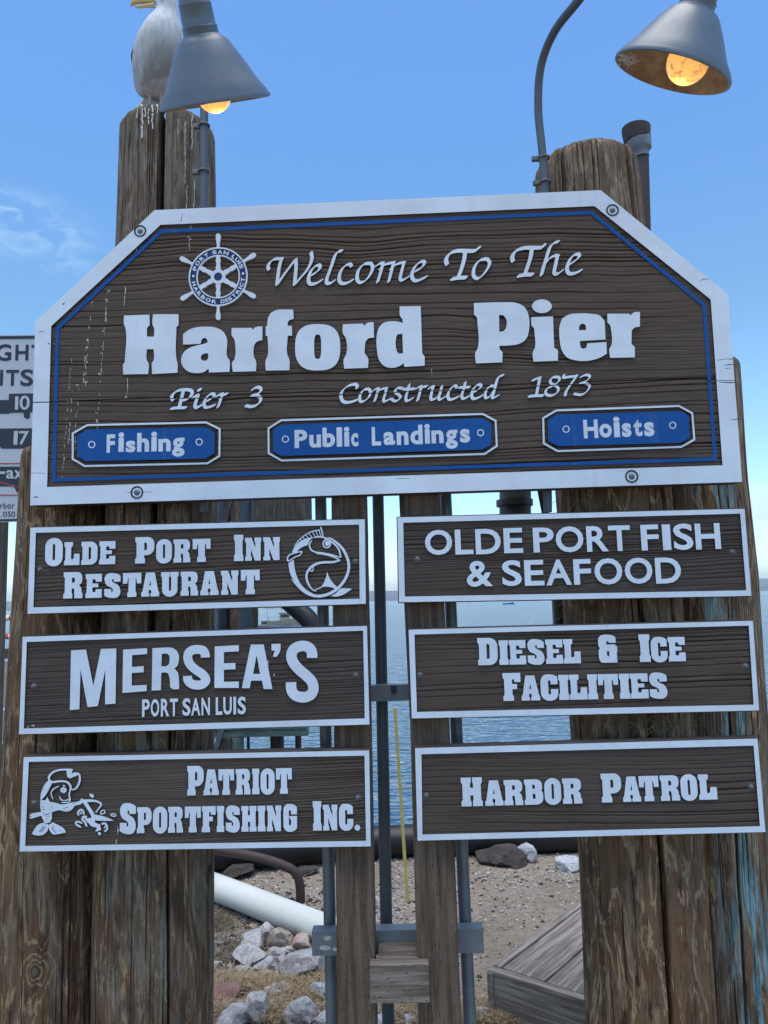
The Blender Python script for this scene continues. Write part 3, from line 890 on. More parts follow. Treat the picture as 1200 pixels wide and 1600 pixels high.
written(w, [[(92,265),(85,225),(115,180),(170,160),(240,160),(300,160),(330,148),(343,132)], [(235,165),(225,230),(205,300),(180,365)], [(130,380),(185,370),(240,368)]], 34, 40, 0.35)
written(w, [[(400,225),(350,232),(310,280),(298,335),(310,368),(345,372),(395,320),(425,260),(410,228),(380,220)]], 30)
written(w, [[(608,240),(602,205),(630,160),(690,138),(760,135),(820,135),(845,125),(852,112)], [(755,142),(745,210),(722,280),(700,345)], [(650,356),(705,346),(760,344)]], 34, 40, 0.35)
written(w, [[(962,88),(925,100),(895,135),(870,210),(845,290),(830,348)], [(850,270),(885,225),(930,198),(962,200)], [(955,202),(940,270),(930,330),(955,340),(995,312)]], 32)
written(w, [[(1050,265),(1095,235),(1125,205),(1118,185),(1080,195),(1045,240),(1030,300),(1045,335),(1090,335),(1140,312)]], 32)
# second row, cut by the joint between the planks
w = (260, 590, 7.5)
CS = crack_band(262, 935, 1.5)
written(w, [[(75,265),(62,225),(95,175),(150,148),(220,140),(285,150),(302,180),(280,225),(235,255),(195,262)], [(200,145),(185,210),(165,290),(150,345)], [(60,362),(130,354),(225,352)]], 42, 35, 0.35, subs=CS)
written(w, [[(312,232),(345,215),(372,205)], [(370,208),(350,270),(335,330),(355,350),(405,328)], [(375,145),(400,140)]], 42, 40, 0.4, subs=CS)
written(w, [[(470,275),(520,250),(560,215),(550,190),(510,195),(465,240),(440,300),(455,345),(500,345),(565,322)]], 42, subs=CS)
written(w, [[(585,220),(630,195),(660,188)], [(655,192),(635,260),(605,345)], [(630,240),(665,205),(710,190)]], 40, subs=CS)
written(w, [[(1008,140),(1050,115),(1100,120),(1105,160),(1060,195),(995,212)], [(1040,205),(1095,225),(1105,265),(1070,315),(1000,340),(930,328)]], 42, 42, 0.3, subs=CS)
w = (520, 580, 8.5714)
written(w, [[(325,225),(325,190),(285,175),(200,200),(130,260),(108,330),(130,395),(180,418),(250,410),(325,385)]], 48, subs=CS)
written(w, [[(470,240),(420,245),(375,300),(360,360),(372,405),(420,400),(480,350),(505,290),(490,245),(455,235)]], 44, subs=CS)
written(w, [[(540,260),(580,235),(615,230)], [(610,235),(590,310),(560,400)], [(585,290),(640,245),(690,230),(725,228)], [(718,235),(700,310),(680,375),(695,405),(765,372)]], 42, subs=CS)
written(w, [[(930,230),(880,222),(840,245),(840,285),(890,320),(905,350),(880,385),(830,400),(785,370)]], 42, subs=CS)
written(w, [[(1022,180),(1005,260),(980,340),(985,395),(1020,390),(1070,362)], [(945,240),(1010,238),(1090,236)]], 42, 42, 0.3, subs=CS)
w = (640, 575, 8)
written(w, [[(80,258),(120,235),(150,228)], [(145,232),(125,320),(100,405)], [(125,285),(160,240),(215,228)]], 40, subs=CS)
written(w, [[(240,255),(275,235),(300,230)], [(295,235),(278,300),(265,370),(280,395),(340,372),(385,320)], [(402,228),(385,300),(365,370),(380,395),(440,362)]], 40, subs=CS)
written(w, [[(590,245),(570,220),(530,240),(490,300),(478,355),(500,392),(550,385),(612,358)]], 42, subs=CS)
written(w, [[(695,180),(678,260),(652,340),(665,380),(700,375),(745,350)], [(620,243),(680,241),(748,239)]], 40, 42, 0.3, subs=CS)
written(w, [[(800,300),(850,275),(890,240),(885,208),(840,215),(795,265),(775,330),(790,380),(840,378),(908,345)]], 42, subs=CS)
written(w, [[(1050,225),(1000,230),(955,290),(945,350),(960,375),(1010,350),(1055,280)], [(1170,90),(1120,105),(1090,160),(1070,240),(1045,330),(1040,375),(1110,342)]], 40, subs=CS)
w = (820, 570, 10)
written(w, [[(125,240),(180,220),(240,198)], [(235,200),(210,330),(180,475)], [(65,492),(160,484),(285,480)]], 48, 38, 0.4, subs=CS)
written(w, [[(520,190),(440,195),(400,235),(410,290),(490,330),(525,380),(500,440),(420,480),(350,470),(325,430),(345,375),(430,330),(520,270),(545,215),(510,185)]], 46, 42, 0.3, subs=CS)
written(w, [[(610,160),(610,200),(680,190),(760,182),(815,170)], [(810,175),(750,260),(680,360),(640,430),(635,480)]], 48, 38, 0.35, subs=CS)
written(w, [[(875,190),(940,160),(1005,165),(1010,205),(940,265),(850,295)], [(930,285),(1000,310),(1010,350),(960,425),(880,468),(770,452)]], 44, 42, 0.3, subs=CS)

# --- ship's wheel emblem
WH = empty('wheel_emblem', (0, 0, 0)); 
wc = crop(270, 360, 8.571, [(607, 620)])[0]
cw = toplane([wc], SIGN_Y)[0]
WH.location = Vector((cw[0], SIGN_Y, cw[2])) - BIG.location
WH.parent = BIG
def pol(r, a):
    # wheel axes follow the slight slope of the sign
    x, y = r * math.cos(a), -r * math.sin(a)
    return (wc[0] + (x + 0.00 * y) / 8.571, wc[1] + (y * 1.0 - 0.03 * x) / 8.571)
def circ(r, n=64): return [pol(r, 2 * math.pi * k / n) for k in range(n)]
piece('rim', [circ(395)], M_WHITE, WH, [circ(376)], -0.0005, 0.0125)
piece('rim', [circ(292)], M_WHITE, WH, [circ(276)], -0.0005, 0.0125)
piece('blue_band', [circ(375.5)], M_NAVY, WH, [circ(292.5)], 0.0015, 0.010)
for k in range(6):
    a = math.radians(90 + 60 * k + (0, 2, 0, 0, 0, 0)[k])
    def sp(prof):
        L = [pol(math.hypot(r, hw), a + math.atan2(hw, r)) for r, hw in prof]
        Rr = [pol(math.hypot(r, hw), a - math.atan2(hw, r)) for r, hw in prof]
        return L + Rr[::-1]
    handle = sp([(390, 24), (402, 19), (430, 18), (470, 24), (510, 31), (550, 31), (570, 24), (579, 10)])
    inner_ = sp([(70, 40), (100, 30), (125, 33), (150, 27), (180, 24), (215, 33), (240, 28), (280, 27)])
    piece('handle', [smooth_poly(handle, 50, 1.0)], M_WHITE, WH, [], -0.0004, 0.0115)
    piece('spoke', [smooth_poly(inner_, 50, 1.0)], M_WHITE, WH, [], -0.0004, 0.0115)
piece('hub', [circ(98, 32)], M_WHITE, WH, [circ(56, 28)], -0.0010, 0.012)
piece('hub_cap', [circ(55, 28)], M_NAVY, WH, [], 0.0005, 0.010)
def arc_text(txt, r, a0, a1, h, top=True):
    n = len(txt)
    wd = {'I': 0.35, ' ': 0.55, 'L': 0.75, 'A': 1.0, 'N': 1.05, 'O': 1.1, 'R': 0.95}
    tot = [wd.get(ch, 0.9) for ch in txt]; S = sum(tot); acc = 0
    for ch, wi in zip(txt, tot):
        t = (acc + wi / 2) / S; acc += wi
        if ch == ' ': continue
        a = math.radians(a0 + (a1 - a0) * t)
        polys, mn, mx = font_outline(ch, 0.035)
        ww = abs(math.radians(a1 - a0)) * r * wi / S * 0.80
        A = []
        for P in polys:
            Q = []
            for p in P:
                u = (p[0] - mn[0]) / (mx[0] - mn[0]) - 0.5; v = (p[1] - mn[1]) / (mx[1] - mn[1]) - 0.5
                if top: Q.append(pol(r + v * h, a - u * ww / r))
                else: Q.append(pol(r - v * h, a + u * ww / r))
            A.append(Q)
        piece('letter', A, M_WHITE, WH, [], 0.0006, 0.003)
arc_text('PORT SAN LUIS', 334, 165, 17, 50, True)
arc_text('HARBOR DISTRICT', 334, 188, 358, 50, False)
for a in (176.5, 6): piece('dot', [[(pol(334, math.radians(a))[0] + 2 * math.cos(t / 8 * 6.2832) , pol(334, math.radians(a))[1] + 2 * math.sin(t / 8 * 6.2832)) for t in range(8)]], M_WHITE, WH, [], 0.0006, 0.003)

# --- three blue plaques
def plaque(outline, plate, rings, text, c, off=0.038):
    P = empty('plaque', (0, 0, 0))
    mid = (sum(p[0] for p in plate) / len(plate), sum(p[1] for p in plate) / len(plate))
    m3 = toplane([mid], SIGN_Y)[0]
    P.location = Vector((m3[0], SIGN_Y, m3[2])) - BIG.location
    P.parent = BIG
    oo, ii = ring(outline, 3.0)
    piece('outline', [oo], M_WHITE, P, [ii], 0.0, 0.010, side_mat=M_BROWN_EDGE)
    holes = []
    for (x, y, r) in rings:
        piece('ring', [ellipse(x, y, r, r, 24)], M_WHITE, P, [ellipse(x, y, r * 0.72, r * 0.72, 24)], -0.0052, 0.003)
    piece('panel', [plate], M_BLUE, P, [], -0.0045, 0.014, side_mat=M_BROWN_EDGE)
    for ch, a, b, t, u, cc in text:
        x0, y0, s = cc
        font_letter(ch, off, x0 + a / s, x0 + b / s, y0 + t / s, y0 + u / s, M_WHITE2, P, y0=-0.0052, depth=0.004, slope=-0.03)
ca, cb, cc_, cd = (100, 650, 4.8), (410, 640, 6.316), (570, 640, 5.4545), (840, 630, 4.615)
plaque(crop(*ca, [(65,130),(175,68),(1065,48),(1168,97),(1165,300),(1075,355),(155,375),(65,322)]),
       crop(*ca, [(103,150),(170,105),(1060,87),(1135,122),(1130,282),(1060,322),(170,341),(105,302)]),
       [(*crop(*ca, [(213,217)])[0], 5.6), (*crop(*ca, [(1017,197)])[0], 5.6)],
       [(ch, a, b, t, u, ca) for ch, a, b, t, u in [('F',325,388,140,278),('i',412,455,125,272),('s',468,540,187,276),('h',553,642,128,272),('i',658,702,120,268),('n',712,804,172,269),('g',815,908,165,308)]], ca)
plaque(crop(*cb, [(62,430),(60,185),(185,105)]) + crop(*cc_, [(1005,37),(1115,95),(1125,310),(1020,378)]) + crop(*cb, [(190,502)]),
       crop(*cb, [(110,415),(108,195),(190,152)]) + crop(*cc_, [(1000,76),(1078,118),(1078,300),(1000,343)]) + crop(*cb, [(190,460)]),
       [(*crop(*cb, [(230,295)])[0], 5.5), (*crop(*cc_, [(985,200)])[0], 5.5)],
       [(ch, a, b, t, u, cb) for ch, a, b, t, u in [('P',320,445,202,383),('u',465,580,250,380),('b',595,718,180,375),('l',734,788,178,370),('i',807,860,173,368),('c',877,948,235,368)]] +
       [(ch, a, b, t, u, cc_) for ch, a, b, t, u in [('L',60,138,150,310),('a',160,257,192,306),('n',272,372,187,305),('d',388,492,132,300),('i',509,555,125,293),('n',568,670,178,291),('g',688,790,175,337),('s',810,895,167,286)]], cb)
plaque(crop(*cd, [(40,108),(135,52),(1020,20),(1115,72),(1130,262),(1035,315),(145,345),(45,290)]),
       crop(*cd, [(72,125),(135,84),(1030,60),(1085,92),(1095,250),(1030,288),(150,312),(75,275)]),
       [(*crop(*cd, [(203,190)])[0], 5.6), (*crop(*cd, [(970,162)])[0], 5.6)],
       [(ch, a, b, t, u, cd) for ch, a, b, t, u in [('H',328,432,121,256),('o',442,532,150,251),('i',544,590,100,248),('s',605,672,146,247),('t',688,750,120,242),('s',765,837,138,242)]], cd)

# --- droppings that ran down the left of the sign
def runs(parent, name, lines, y0=0.004, seed=1):
    r = random.Random(seed); A = []
    for (x, ya, yb, w) in lines:
        y = ya
        while y < yb:
            ln = r.uniform(2, 9)
            xx = x - (y - ya) * 0.075 + r.uniform(-0.8, 0.8)
            ww = w * r.uniform(0.15, 0.75)
            A.append([(xx - ww / 2, y), (xx + ww * .4, y + r.uniform(-1, 1)), (xx + ww / 3, y + ln), (xx - ww * .45, y + ln * 0.9)])
            if r.random() < 0.25: A.append(ellipse(xx + r.uniform(-3, 3), y + 1, w * 0.7 * r.random() + .4, w * 0.9 * r.random() + .5, 7))
            y += ln + r.choice([0.2, 0.5, 3, 9, 16])
    o = piece(name, A, mat_drop, parent, [], y0, 0.0045)
    o['kind'] = 'stuff'
mat_drop = mat_plain('dried_droppings', (0.55, 0.54, 0.50), 0.8)
runs(BIG, 'dropping_streaks', [(212, 385, 395, 1.4), (297, 352, 412, 1.6), (168, 452, 500, 2.0), (195, 448, 475, 2.2), (141, 470, 600, 1.4), (133, 540, 600, 2.0), (158, 565, 680, 1.5), (122, 600, 700, 1.2), (112, 610, 690, 1.2), (104, 640, 748, 1.2),
                              (165, 478, 560, 1.4), (199, 590, 626, 1.4), (283, 342, 350, 2), (675, 575, 587, 1.0), (110, 560, 640, .8)], 0.0045, 5)

# ================================================================== the six smaller signs
def name_sign(label, outer, inner, topd, seed, bolts, dens=1.0, dmax=0.003, slope=0.02):
    dmax *= 4.0
    mid = (sum(p[0] for p in outer) / 4, sum(p[1] for p in outer) / 4)
    c = toplane([mid], SIGN_Y)[0]
    S = empty('name_sign', (c[0], SIGN_Y + 0.03, c[2]), label, 'sign', 'brown name signs below the welcome sign')
    TL, TR, BR, BL = outer
    e = 1.6
    relief_board('board', [(BL[0] - e, BL[1] + e), (TL[0] - e, TL[1] - e)], [(BR[0] + e, BR[1] + e), (TR[0] + e, TR[1] - e)], S, seed, SIGN_Y + 0.0046,
                 nx=130, dz=0.0012, thick=0.038, dens=dens, dmax=dmax, wave=0.016, slope=slope,
                 mat=mat_sign_brown('brown_stain_%d' % seed, [(0.074, 0.053, 0.040), (0.064, 0.047, 0.037), (0.080, 0.059, 0.046), (0.068, 0.048, 0.036), (0.060, 0.045, 0.036), (0.078, 0.056, 0.041)][seed % 6], seed * 0.31, [0.2, 0.5, 0.35, 0.6, 0.15, 0.4][(seed // 3) % 6]))
    # border with a slightly ragged inner edge
    r = random.Random(seed)
    piece('border', [[TL, TR, BR, BL]], M_WHITE, S, [inner], 0.0, 0.010, side_mat=M_BROWN_EDGE)
    for b in bolts: bolt(b[0], b[1], 5.4, S, False, 0.003)
    return S

S_INN = name_sign('brown inn restaurant sign with a curled white fish, topmost on the left', [(47.5, 824.5), (570, 811.4), (571.5, 943.5), (43, 959)],
                  [(56, 832.5), (561, 819.6), (562, 935.5), (52.2, 949)], 1, 21, [(61, 890), (555.5, 877)], dmax=0.0028)
slab_line('OLDEPORTINN', [(70,97.5,42),(100,124,36),(126.7,152,36),(154.7,180,36),(211,241,41),(243.9,268.5,36),(271,297.4,36),(301,329,36),(365.7,380.4,41),(383,408.4,36),(411.5,437.8,36)], ((70, 884), (438, 875)), M_WHITE, S_INN)
slab_line('RESTAURANT', [(98.7,128.7,41),(133.3,158.7,37.5),(162.8,188,37),(191.7,220.5,37.5),(220.8,248.7,37.5),(251.4,278.9,37.5),(282,309.5,37.5),(313,341.5,37.5),(345.4,372.7,37.5),(376.5,406,38)], ((98, 935.3), (406, 928)), M_WHITE, S_INN)
# the curled fish
f1 = (440, 815, 10)
EM = []
EM += stroke(crop(*f1, [(715,250,10),(770,268,26),(860,330,34),(950,420,40),(1015,540,44),(1050,670,44),(1035,800,44),(975,930,44),(880,1040,44),(760,1120,46),(610,1163,44),(470,1148,46),(340,1080,44),(235,985,30),(150,895,6)]))
EM.append(smooth_poly(crop(*f1, [(160,485),(200,400),(280,320),(380,265),(505,243),(440,290),(410,362),(340,390),(275,430),(235,480)]), 45, 1.5))
EM.append(smooth_poly(crop(*f1, [(105,650),(190,595),(200,700),(230,830),(290,960),(380,1060),(500,1132),(400,1105),(290,1035),(190,920),(130,800)]), 45, 1.5))
EM += stroke(crop(*f1, [(200,385,12),(260,300,14),(330,235,14),(400,190,16),(490,150,17),(600,130,17)]))
EM += stroke(crop(*f1, [(612,85,22),(630,150,22),(645,225,20)]), smooth=False)
EM += stroke(crop(*f1, [(500,250,14),(570,238,24),(640,242,26),(720,275,24)]))
for a, b in [((375,210),(425,262)),((430,190),(478,250)),((482,165),(528,238)),((535,150),(570,230)),((585,135),(612,228)),((330,240),(372,285)),((292,278),(330,312)),((258,315),(292,348)),((228,345),(258,380))]:
    EM += stroke(crop(*f1, [(*a, 13), (*b, 13)]), smooth=False)
EM += stroke(crop(*f1, [(325,470,20),(285,470,18),(205,492,18),(125,520,20),(92,570,22),(104,615,22),(165,582,16),(230,545,18),(285,525,18),(318,480,20)]))
EM.append(ellipse(*crop(*f1, [(712,340)])[0], 3.8, 3.9, 20))
EM += stroke(crop(*f1, [(705 + 58 * math.cos(t * math.pi / 8), 345 + 62 * math.sin(t * math.pi / 8), 20) for t in range(17)]))
EM += stroke(crop(*f1, [(700,262,22),(780,318,24),(850,375,26),(900,450,28),(925,560,22)]))
EM += stroke(crop(*f1, [(475,290,14),(438,350,22),(450,425,24),(520,475,22),(650,492,22),(780,520,24),(925,562,14)]))
EM += stroke(crop(*f1, [(540,500,10),(640,508,16),(740,530,20),(830,560,24),(905,602,20)]))
EM += stroke(crop(*f1, [(918,604,22),(800,632,34),(650,637,36),(540,662,38),(450,722,38),(398,800,34),(390,880,34),(418,975,30),(475,1055,20),(540,1092,12)]))
EM += stroke(crop(*f1, [(500,690,14),(492,740,14),(485,770,18),(460,772,18),(440,735,12)]))
EM += stroke(crop(*f1, [(515,1066,12),(570,1048,16),(620,1025,16),(665,960,12),(695,880,12)]))
EM.append(smooth_poly(crop(*f1, [(708,780),(745,870),(805,960),(875,1030),(840,1052),(770,1025),(700,1015),(640,1020),(665,965),(695,880)]), 50, 1.5))
EM.append(smooth_poly(crop(*f1, [(765,1165),(850,1118),(920,1050),(1105,1050),(1040,1095),(960,1142),(860,1170)]), 60, 1.5))
piece('fish_emblem', EM, M_WHITE, S_INN, [], 0.0, 0.010, side_mat=M_BROWN_EDGE)

S_MER = name_sign("brown sign with tall arched white letters, middle of the left column", [(35.5, 995), (573.4, 978), (577.2, 1132), (29.7, 1147.3)],
                  [(41.9, 1003), (567.4, 985.4), (570, 1122.5), (37.2, 1138.3)], 1, 34, [(51.5, 1072.5), (556, 1055)], dmax=0.0026)
k1, k2 = (100, 990, 5.714), (300, 990, 5.714)
traced('letter', k1, [[(63,150),(197,143),(262,468),(330,137),(467,133),(460,625),(367,632),(369,320),(302,647),(210,656),(148,320),(137,675),(52,683)]], [], M_WHITE, S_MER)
traced('letter', k1, [[(528,143),(742,130),(742,182),(608,192),(607,298),(712,290),(712,345),(605,352),(605,465),(738,458),(738,513),(522,530)]], [], M_WHITE, S_MER)
traced('letter', k1, [[(790,130),(900,125),(960,126),(1000,148),(1025,190),(1025,240),(1010,290),(985,312),(1015,345),(1025,400),(1028,495),(970,495),(948,478),(943,400),(930,355),(905,347),(868,350),(865,505),(783,508)]], [[(873,180),(920,178),(940,195),(943,230),(938,270),(915,292),(870,292)]], M_WHITE, S_MER)
def stroke_letter(c, P, w):
    A = stroke([(*q, w / c[2]) for q in [p[:2] for p in crop(*c, P)]])
    piece('letter', A, M_WHITE, S_MER, [], side_mat=M_BROWN_EDGE)
stroke_letter(k2, [(119,213),(117,185),(100,152),(60,142),(10,145),(-28,172),(-38,215),(-20,270),(30,320),(90,360),(120,400),(118,430),(85,455),(35,459),(-10,445),(-36,415),(-40,378)], 80)
traced('letter', k2, [[(203,115),(418,103),(418,158),(285,165),(285,265),(388,262),(388,318),(285,322),(285,430),(418,428),(418,485),(200,485)]], [], M_WHITE, S_MER)
traced('letter', k2, [[(525,98),(640,97),(718,495),(640,495),(625,420),(528,420),(515,487),(445,487)]], [[(577,190),(608,360),(545,360)]], M_WHITE, S_MER)
traced('letter', k2, [[(710,93),(790,90),(788,150),(757,207),(722,207),(740,150),(710,152)]], [], M_WHITE, S_MER)
stroke_letter(k2, [(1073,217),(1072,180),(1055,135),(1010,112),(960,114),(910,140),(888,190),(900,250),(950,315),(1020,375),(1070,430),(1084,490),(1065,540),(1020,565),(965,566),(915,545),(888,500),(884,434)], 94)
for ch, a, b, c in [('P',697,765,k1),('O',775,850,k1),('R',865,940,k1),('T',945,1017,k1),('S',1058,1130,k1),('A',-8,75,k2),('N',85,160,k2),('L',212,272,k2),('U',280,356,k2),('I',370,393,k2),('S',408,481,k2)]:
    xa, xb = c[0] + a / c[2], c[0] + b / c[2]
    ytop = 1092.8 - (xa - 222) * 0.027; 
    font_letter(ch, 0.028, xa, xb, ytop - 0.3, ytop + 27.4, M_WHITE, S_MER, side=M_BROWN_EDGE)

S_PAT = name_sign('brown sportfishing sign with a cartoon fish in a hat, lowest on the left', [(37, 1183), (576.8, 1172.5), (579.2, 1322.4), (30.6, 1330.6)],
                  [(45, 1190.4), (569.5, 1180.7), (572, 1313.7), (39.3, 1321.9)], 1, 47, [(52, 1255), (559.5, 1247)], dens=1.5, dmax=0.0018)
slab_line('PATRIOT', [(292.5,318.3,46),(318,342,40),(341.3,365.8,40),(368.3,391.3,40),(394,405.4,40),(407.2,429.3,39),(431.5,456.3,40)], ((292, 1243), (456, 1240)), M_WHITE, S_PAT)
slab_line('SPORTFISHINGINC.', [(187,212,46),(213.8,236.7,40.5),(238.7,261.3,40),(262.5,285.8,40.5),(288.7,313.8,40.5),(315.3,337,40.5),(338.7,350.3,40.5),(352.8,374.7,40),(377.2,401,40),(402.8,414.8,40),(417,440,40),(443,464.3,41),(489.2,502.7,46),(505,528,40),(530,552.4,40),(554,563,40)], ((187, 1302.3), (563, 1296.8)), M_WHITE, S_PAT)
f2 = (40, 1190, 8)
EM = []
EM += stroke(crop(*f2, [(300,240,26),(292,190,26),(340,135,24),(420,105,22),(510,100,22),(590,100,20)]))
EM.append(smooth_poly(crop(*f2, [(510,98),(590,100),(572,150),(620,132),(660,150),(640,178),(600,190),(560,212),(520,190)]), 50, 1.5))
EM += stroke(crop(*f2, [(640,142,20),(672,165,24),(676,240,26),(648,310,26),(618,342,20),(572,352,16)]))
EM += stroke(crop(*f2, [(285,245,30),(340,256,26),(400,248,24),(480,246,24),(535,268,26),(562,315,28),(556,362,18)]))
EM.append(smooth_poly(crop(*f2, [(285,235),(335,262),(300,330),(262,400),(205,470),(186,480),(188,420),(212,340),(250,270)]), 50, 1.5))
EM += stroke(crop(*f2, [(192,470,14),(190,560,16),(205,625,18)]))
EM += stroke(crop(*f2, [(555,355,16),(545,420,18),(556,470,18),(535,505,16),(450,512,14)]))
EM += stroke(crop(*f2, [(425,440,16),(450,480,16),(500,486,14),(548,468,14)]))
EM += stroke(crop(*f2, [(418,305,12),(350,342,16),(320,385,14),(324,425,14),(342,468,14)]))
EM.append(ellipse(*crop(*f2, [(474,357)])[0], 4.9, 4.5, 18)); EM.append(ellipse(*crop(*f2, [(480,302)])[0], 2.2, 1.3, 12))
EM.append(smooth_poly(crop(*f2, [(200,480),(248,485),(270,440),(300,500),(400,522),(440,535),(600,505),(622,532),(600,575),(560,612),(500,624),(425,608),(330,625),(325,720),(300,765),(240,765),(200,680)]), 45, 1.5))
EM.append(crop(*f2, [(50,665),(70,652),(430,575),(700,500),(700,530),(430,600),(72,715),(52,705)]))
EM += stroke(crop(*f2, [(560,535,26),(640,518,30),(720,495,34)]))
EM.append(smooth_poly(crop(*f2, [(245,755),(150,795),(78,900),(115,918),(205,918),(270,870),(295,800)]), 50, 1.5))
EM.append(smooth_poly(crop(*f2, [(285,800),(325,755),(420,798),(480,840),(506,885),(410,905),(345,908),(300,860)]), 50, 1.5))
EM += stroke(crop(*f2, [(690,478,22),(760,490,34),(830,488,30),(900,500,24),(945,535,22),(915,585,16),(875,640,14)]))
EM += stroke(crop(*f2, [(690,470,26),(740,510,44),(800,600,44),(840,670,46),(852,745,40)]))
EM.append(smooth_poly(crop(*f2, [(865,662),(960,680),(1050,712),(1105,738),(1000,742),(875,735)]), 50, 1.5))
EM.append(smooth_poly(crop(*f2, [(755,712),(850,700),(872,760),(930,785),(944,850),(905,868),(868,872),(895,825),(825,808),(790,770)]), 50, 1.5))
EM.append(smooth_poly(crop(*f2, [(795,402),(840,405),(858,432),(840,455),(812,440)]), 50, 1.5))
for P, w_ in [([(940,650),(945,620),(980,608),(992,640),(960,652),(938,650)], 14), ([(1065,662),(1090,652),(1125,662),(1120,682),(1085,680),(1065,662)], 14),
             ([(662,665),(655,635),(690,600),(722,620),(725,652)], 22), ([(680,640),(700,632),(690,655)], 12),
             ([(685,815),(650,800),(625,765),(660,752),(700,768)], 22), ([(645,790),(670,800)], 16),
             ([(760,800),(745,760),(712,725),(720,690),(758,690)], 26), ([(740,700),(770,740),(790,760)], 22),
             ([(955,778),(990,772),(1015,800),(1018,845),(995,868)], 24), ([(1000,800),(985,830)], 14)]:
    EM += stroke([(*p[:2], w_ / 8) for p in crop(*f2, P)], smooth=len(P) > 2, cap=True)
EM.append(smooth_poly(crop(*f2, [(905,885),(935,882),(942,905),(920,925),(905,905)]), 70, 1.0))
SB = []
for P, w_ in [([(172,880),(225,805)], 9), ([(195,885),(248,812)], 9), ([(345,800),(338,840),(375,888)], 9), ([(60,675),(66,695)], 7), ([(70,672),(62,700)], 6), ([(415,880),(430,862)], 5),
              ([(468,588),(530,570)], 7), ([(590,520),(612,518)], 5), ([(232,668),(300,650)], 9), ([(200,555),(222,575)], 6), ([(205,598),(245,600)], 7), ([(255,690),(300,680)], 6), ([(335,560),(330,575)], 7), ([(255,710),(275,720)], 6), ([(455,360),(485,350)], 5), ([(300,775),(325,765)], 14), ([(235,775),(262,780)], 10), ([(460,492),(530,500)], 9), ([(205,640),(235,650)], 5)]:
    SB += stroke([(*p[:2], w_ / 8) for p in crop(*f2, P)], smooth=False)
piece('fish_emblem', EM, M_WHITE, S_PAT, SB, 0.0, 0.010, side_mat=M_BROWN_EDGE)
runs(S_PAT, 'dropping_streaks', [(183.5, 1293, 1325, 1.3)], -0.0006, 3)
runs(S_MER, 'dropping_streaks', [(419, 1033, 1046, 1.6), (428, 1054, 1064, 2.4), (44, 1135, 1141, 2), (52, 1133, 1136, 2.5)], 0.002, 4)

S_OPF = name_sign('brown fish and seafood sign with plain rounded white capitals, topmost on the right', [(621, 808.5), (1163.5, 795), (1174, 931), (623.5, 941)],
                  [(630, 816.7), (1156.5, 802.5), (1166, 922.5), (632.5, 932.2)], 1, 52, [(652, 873.5), (1145.5, 862)], dmax=0.0032)
b1, b2 = (650, 810, 5), (880, 800, 4.444)
font_word([('O',70,282,87,287),('L',305,446,85,282),('D',465,662,80,280),('E',685,834,74,272),('P',915,1077,70,266)], b1, 0.022, M_WHITE, S_OPF, side=M_BROWN_EDGE)
font_word([('O',-52,140,98,281),('R',162,313,96,276),('T',315,466,92,272),('F',540,663,87,267),('I',689,746,86,265),('S',765,902,79,264),('H',917,1091,77,260)], b2, 0.022, M_WHITE, S_OPF, side=M_BROWN_EDGE)
font_word([('&',395,598,330,535),('S',672,825,325,529),('E',847,1000,324,526),('A',1015,1214,320,523)], b1, 0.022, M_WHITE, S_OPF, side=M_BROWN_EDGE)
font_word([('F',72,193,326,505),('O',217,410,319,505),('O',427,619,315,500),('D',640,818,314,497)], b2, 0.022, M_WHITE, S_OPF, side=M_BROWN_EDGE)

S_DIE = name_sign('brown diesel and ice facilities sign with deep ridged grain, middle of the right column', [(638.5, 984), (1176.5, 970), (1186, 1110), (643.5, 1122.5)],
                  [(647.5, 991.4), (1170, 977.5), (1177.5, 1101), (651.5, 1112.5)], 1, 63, [(656, 1054.5), (1166, 1040.5)], dens=0.8, dmax=0.0040, slope=0.01)
slab_line('DIESEL&ICE', [(747.2,778.3,42.5),(780.5,795,38),(796.3,822.5,38),(825.2,851.3,38),(853.5,880.2,38),(881.3,908,38),(936.4,965.7,43),(1000,1017.2,43),(1018.4,1044,37.5),(1045.3,1072,38)], ((747, 1039.5), (1072, 1033)), M_WHITE, S_DIE)
slab_line('FACILITIES', [(786.8,814.7,43.5),(815.3,844.2,39),(845.8,873,39),(874,890,39),(890.8,918.2,39),(919.3,934.8,39),(936,967.3,39),(968.9,985.2,39),(986,1014,39),(1016,1043.6,39)], ((787, 1095.3), (1043, 1090.5)), M_WHITE, S_DIE)

S_HAR = name_sign('brown harbor patrol sign with a single row of white letters, lowest on the right', [(648.5, 1169), (1183.5, 1154), (1196, 1300), (652.5, 1313.5)],
                  [(658.5, 1178.5), (1177.5, 1165), (1187.5, 1291), (660, 1304)], 1, 75, [(666, 1243.5), (1175, 1230)], dens=0.9, dmax=0.0028, slope=0.0)
slab_line('HARBOR', [(721.4,754.6,45),(758.5,787,39.5),(788.4,818,39.5),(820.3,849.5,39.5),(851.8,877.7,39.5),(880,910,39.5)], ((721, 1260.2), (910, 1255.3)), M_WHITE, S_HAR)
slab_line('PATROL', [(940.7,972.2,45),(974,1002,39.5),(1000,1030.6,39.5),(1033,1063,39.5),(1065,1091,39.5),(1093,1121.3,39.5)], ((940, 1254), (1121, 1249)), M_WHITE, S_HAR)

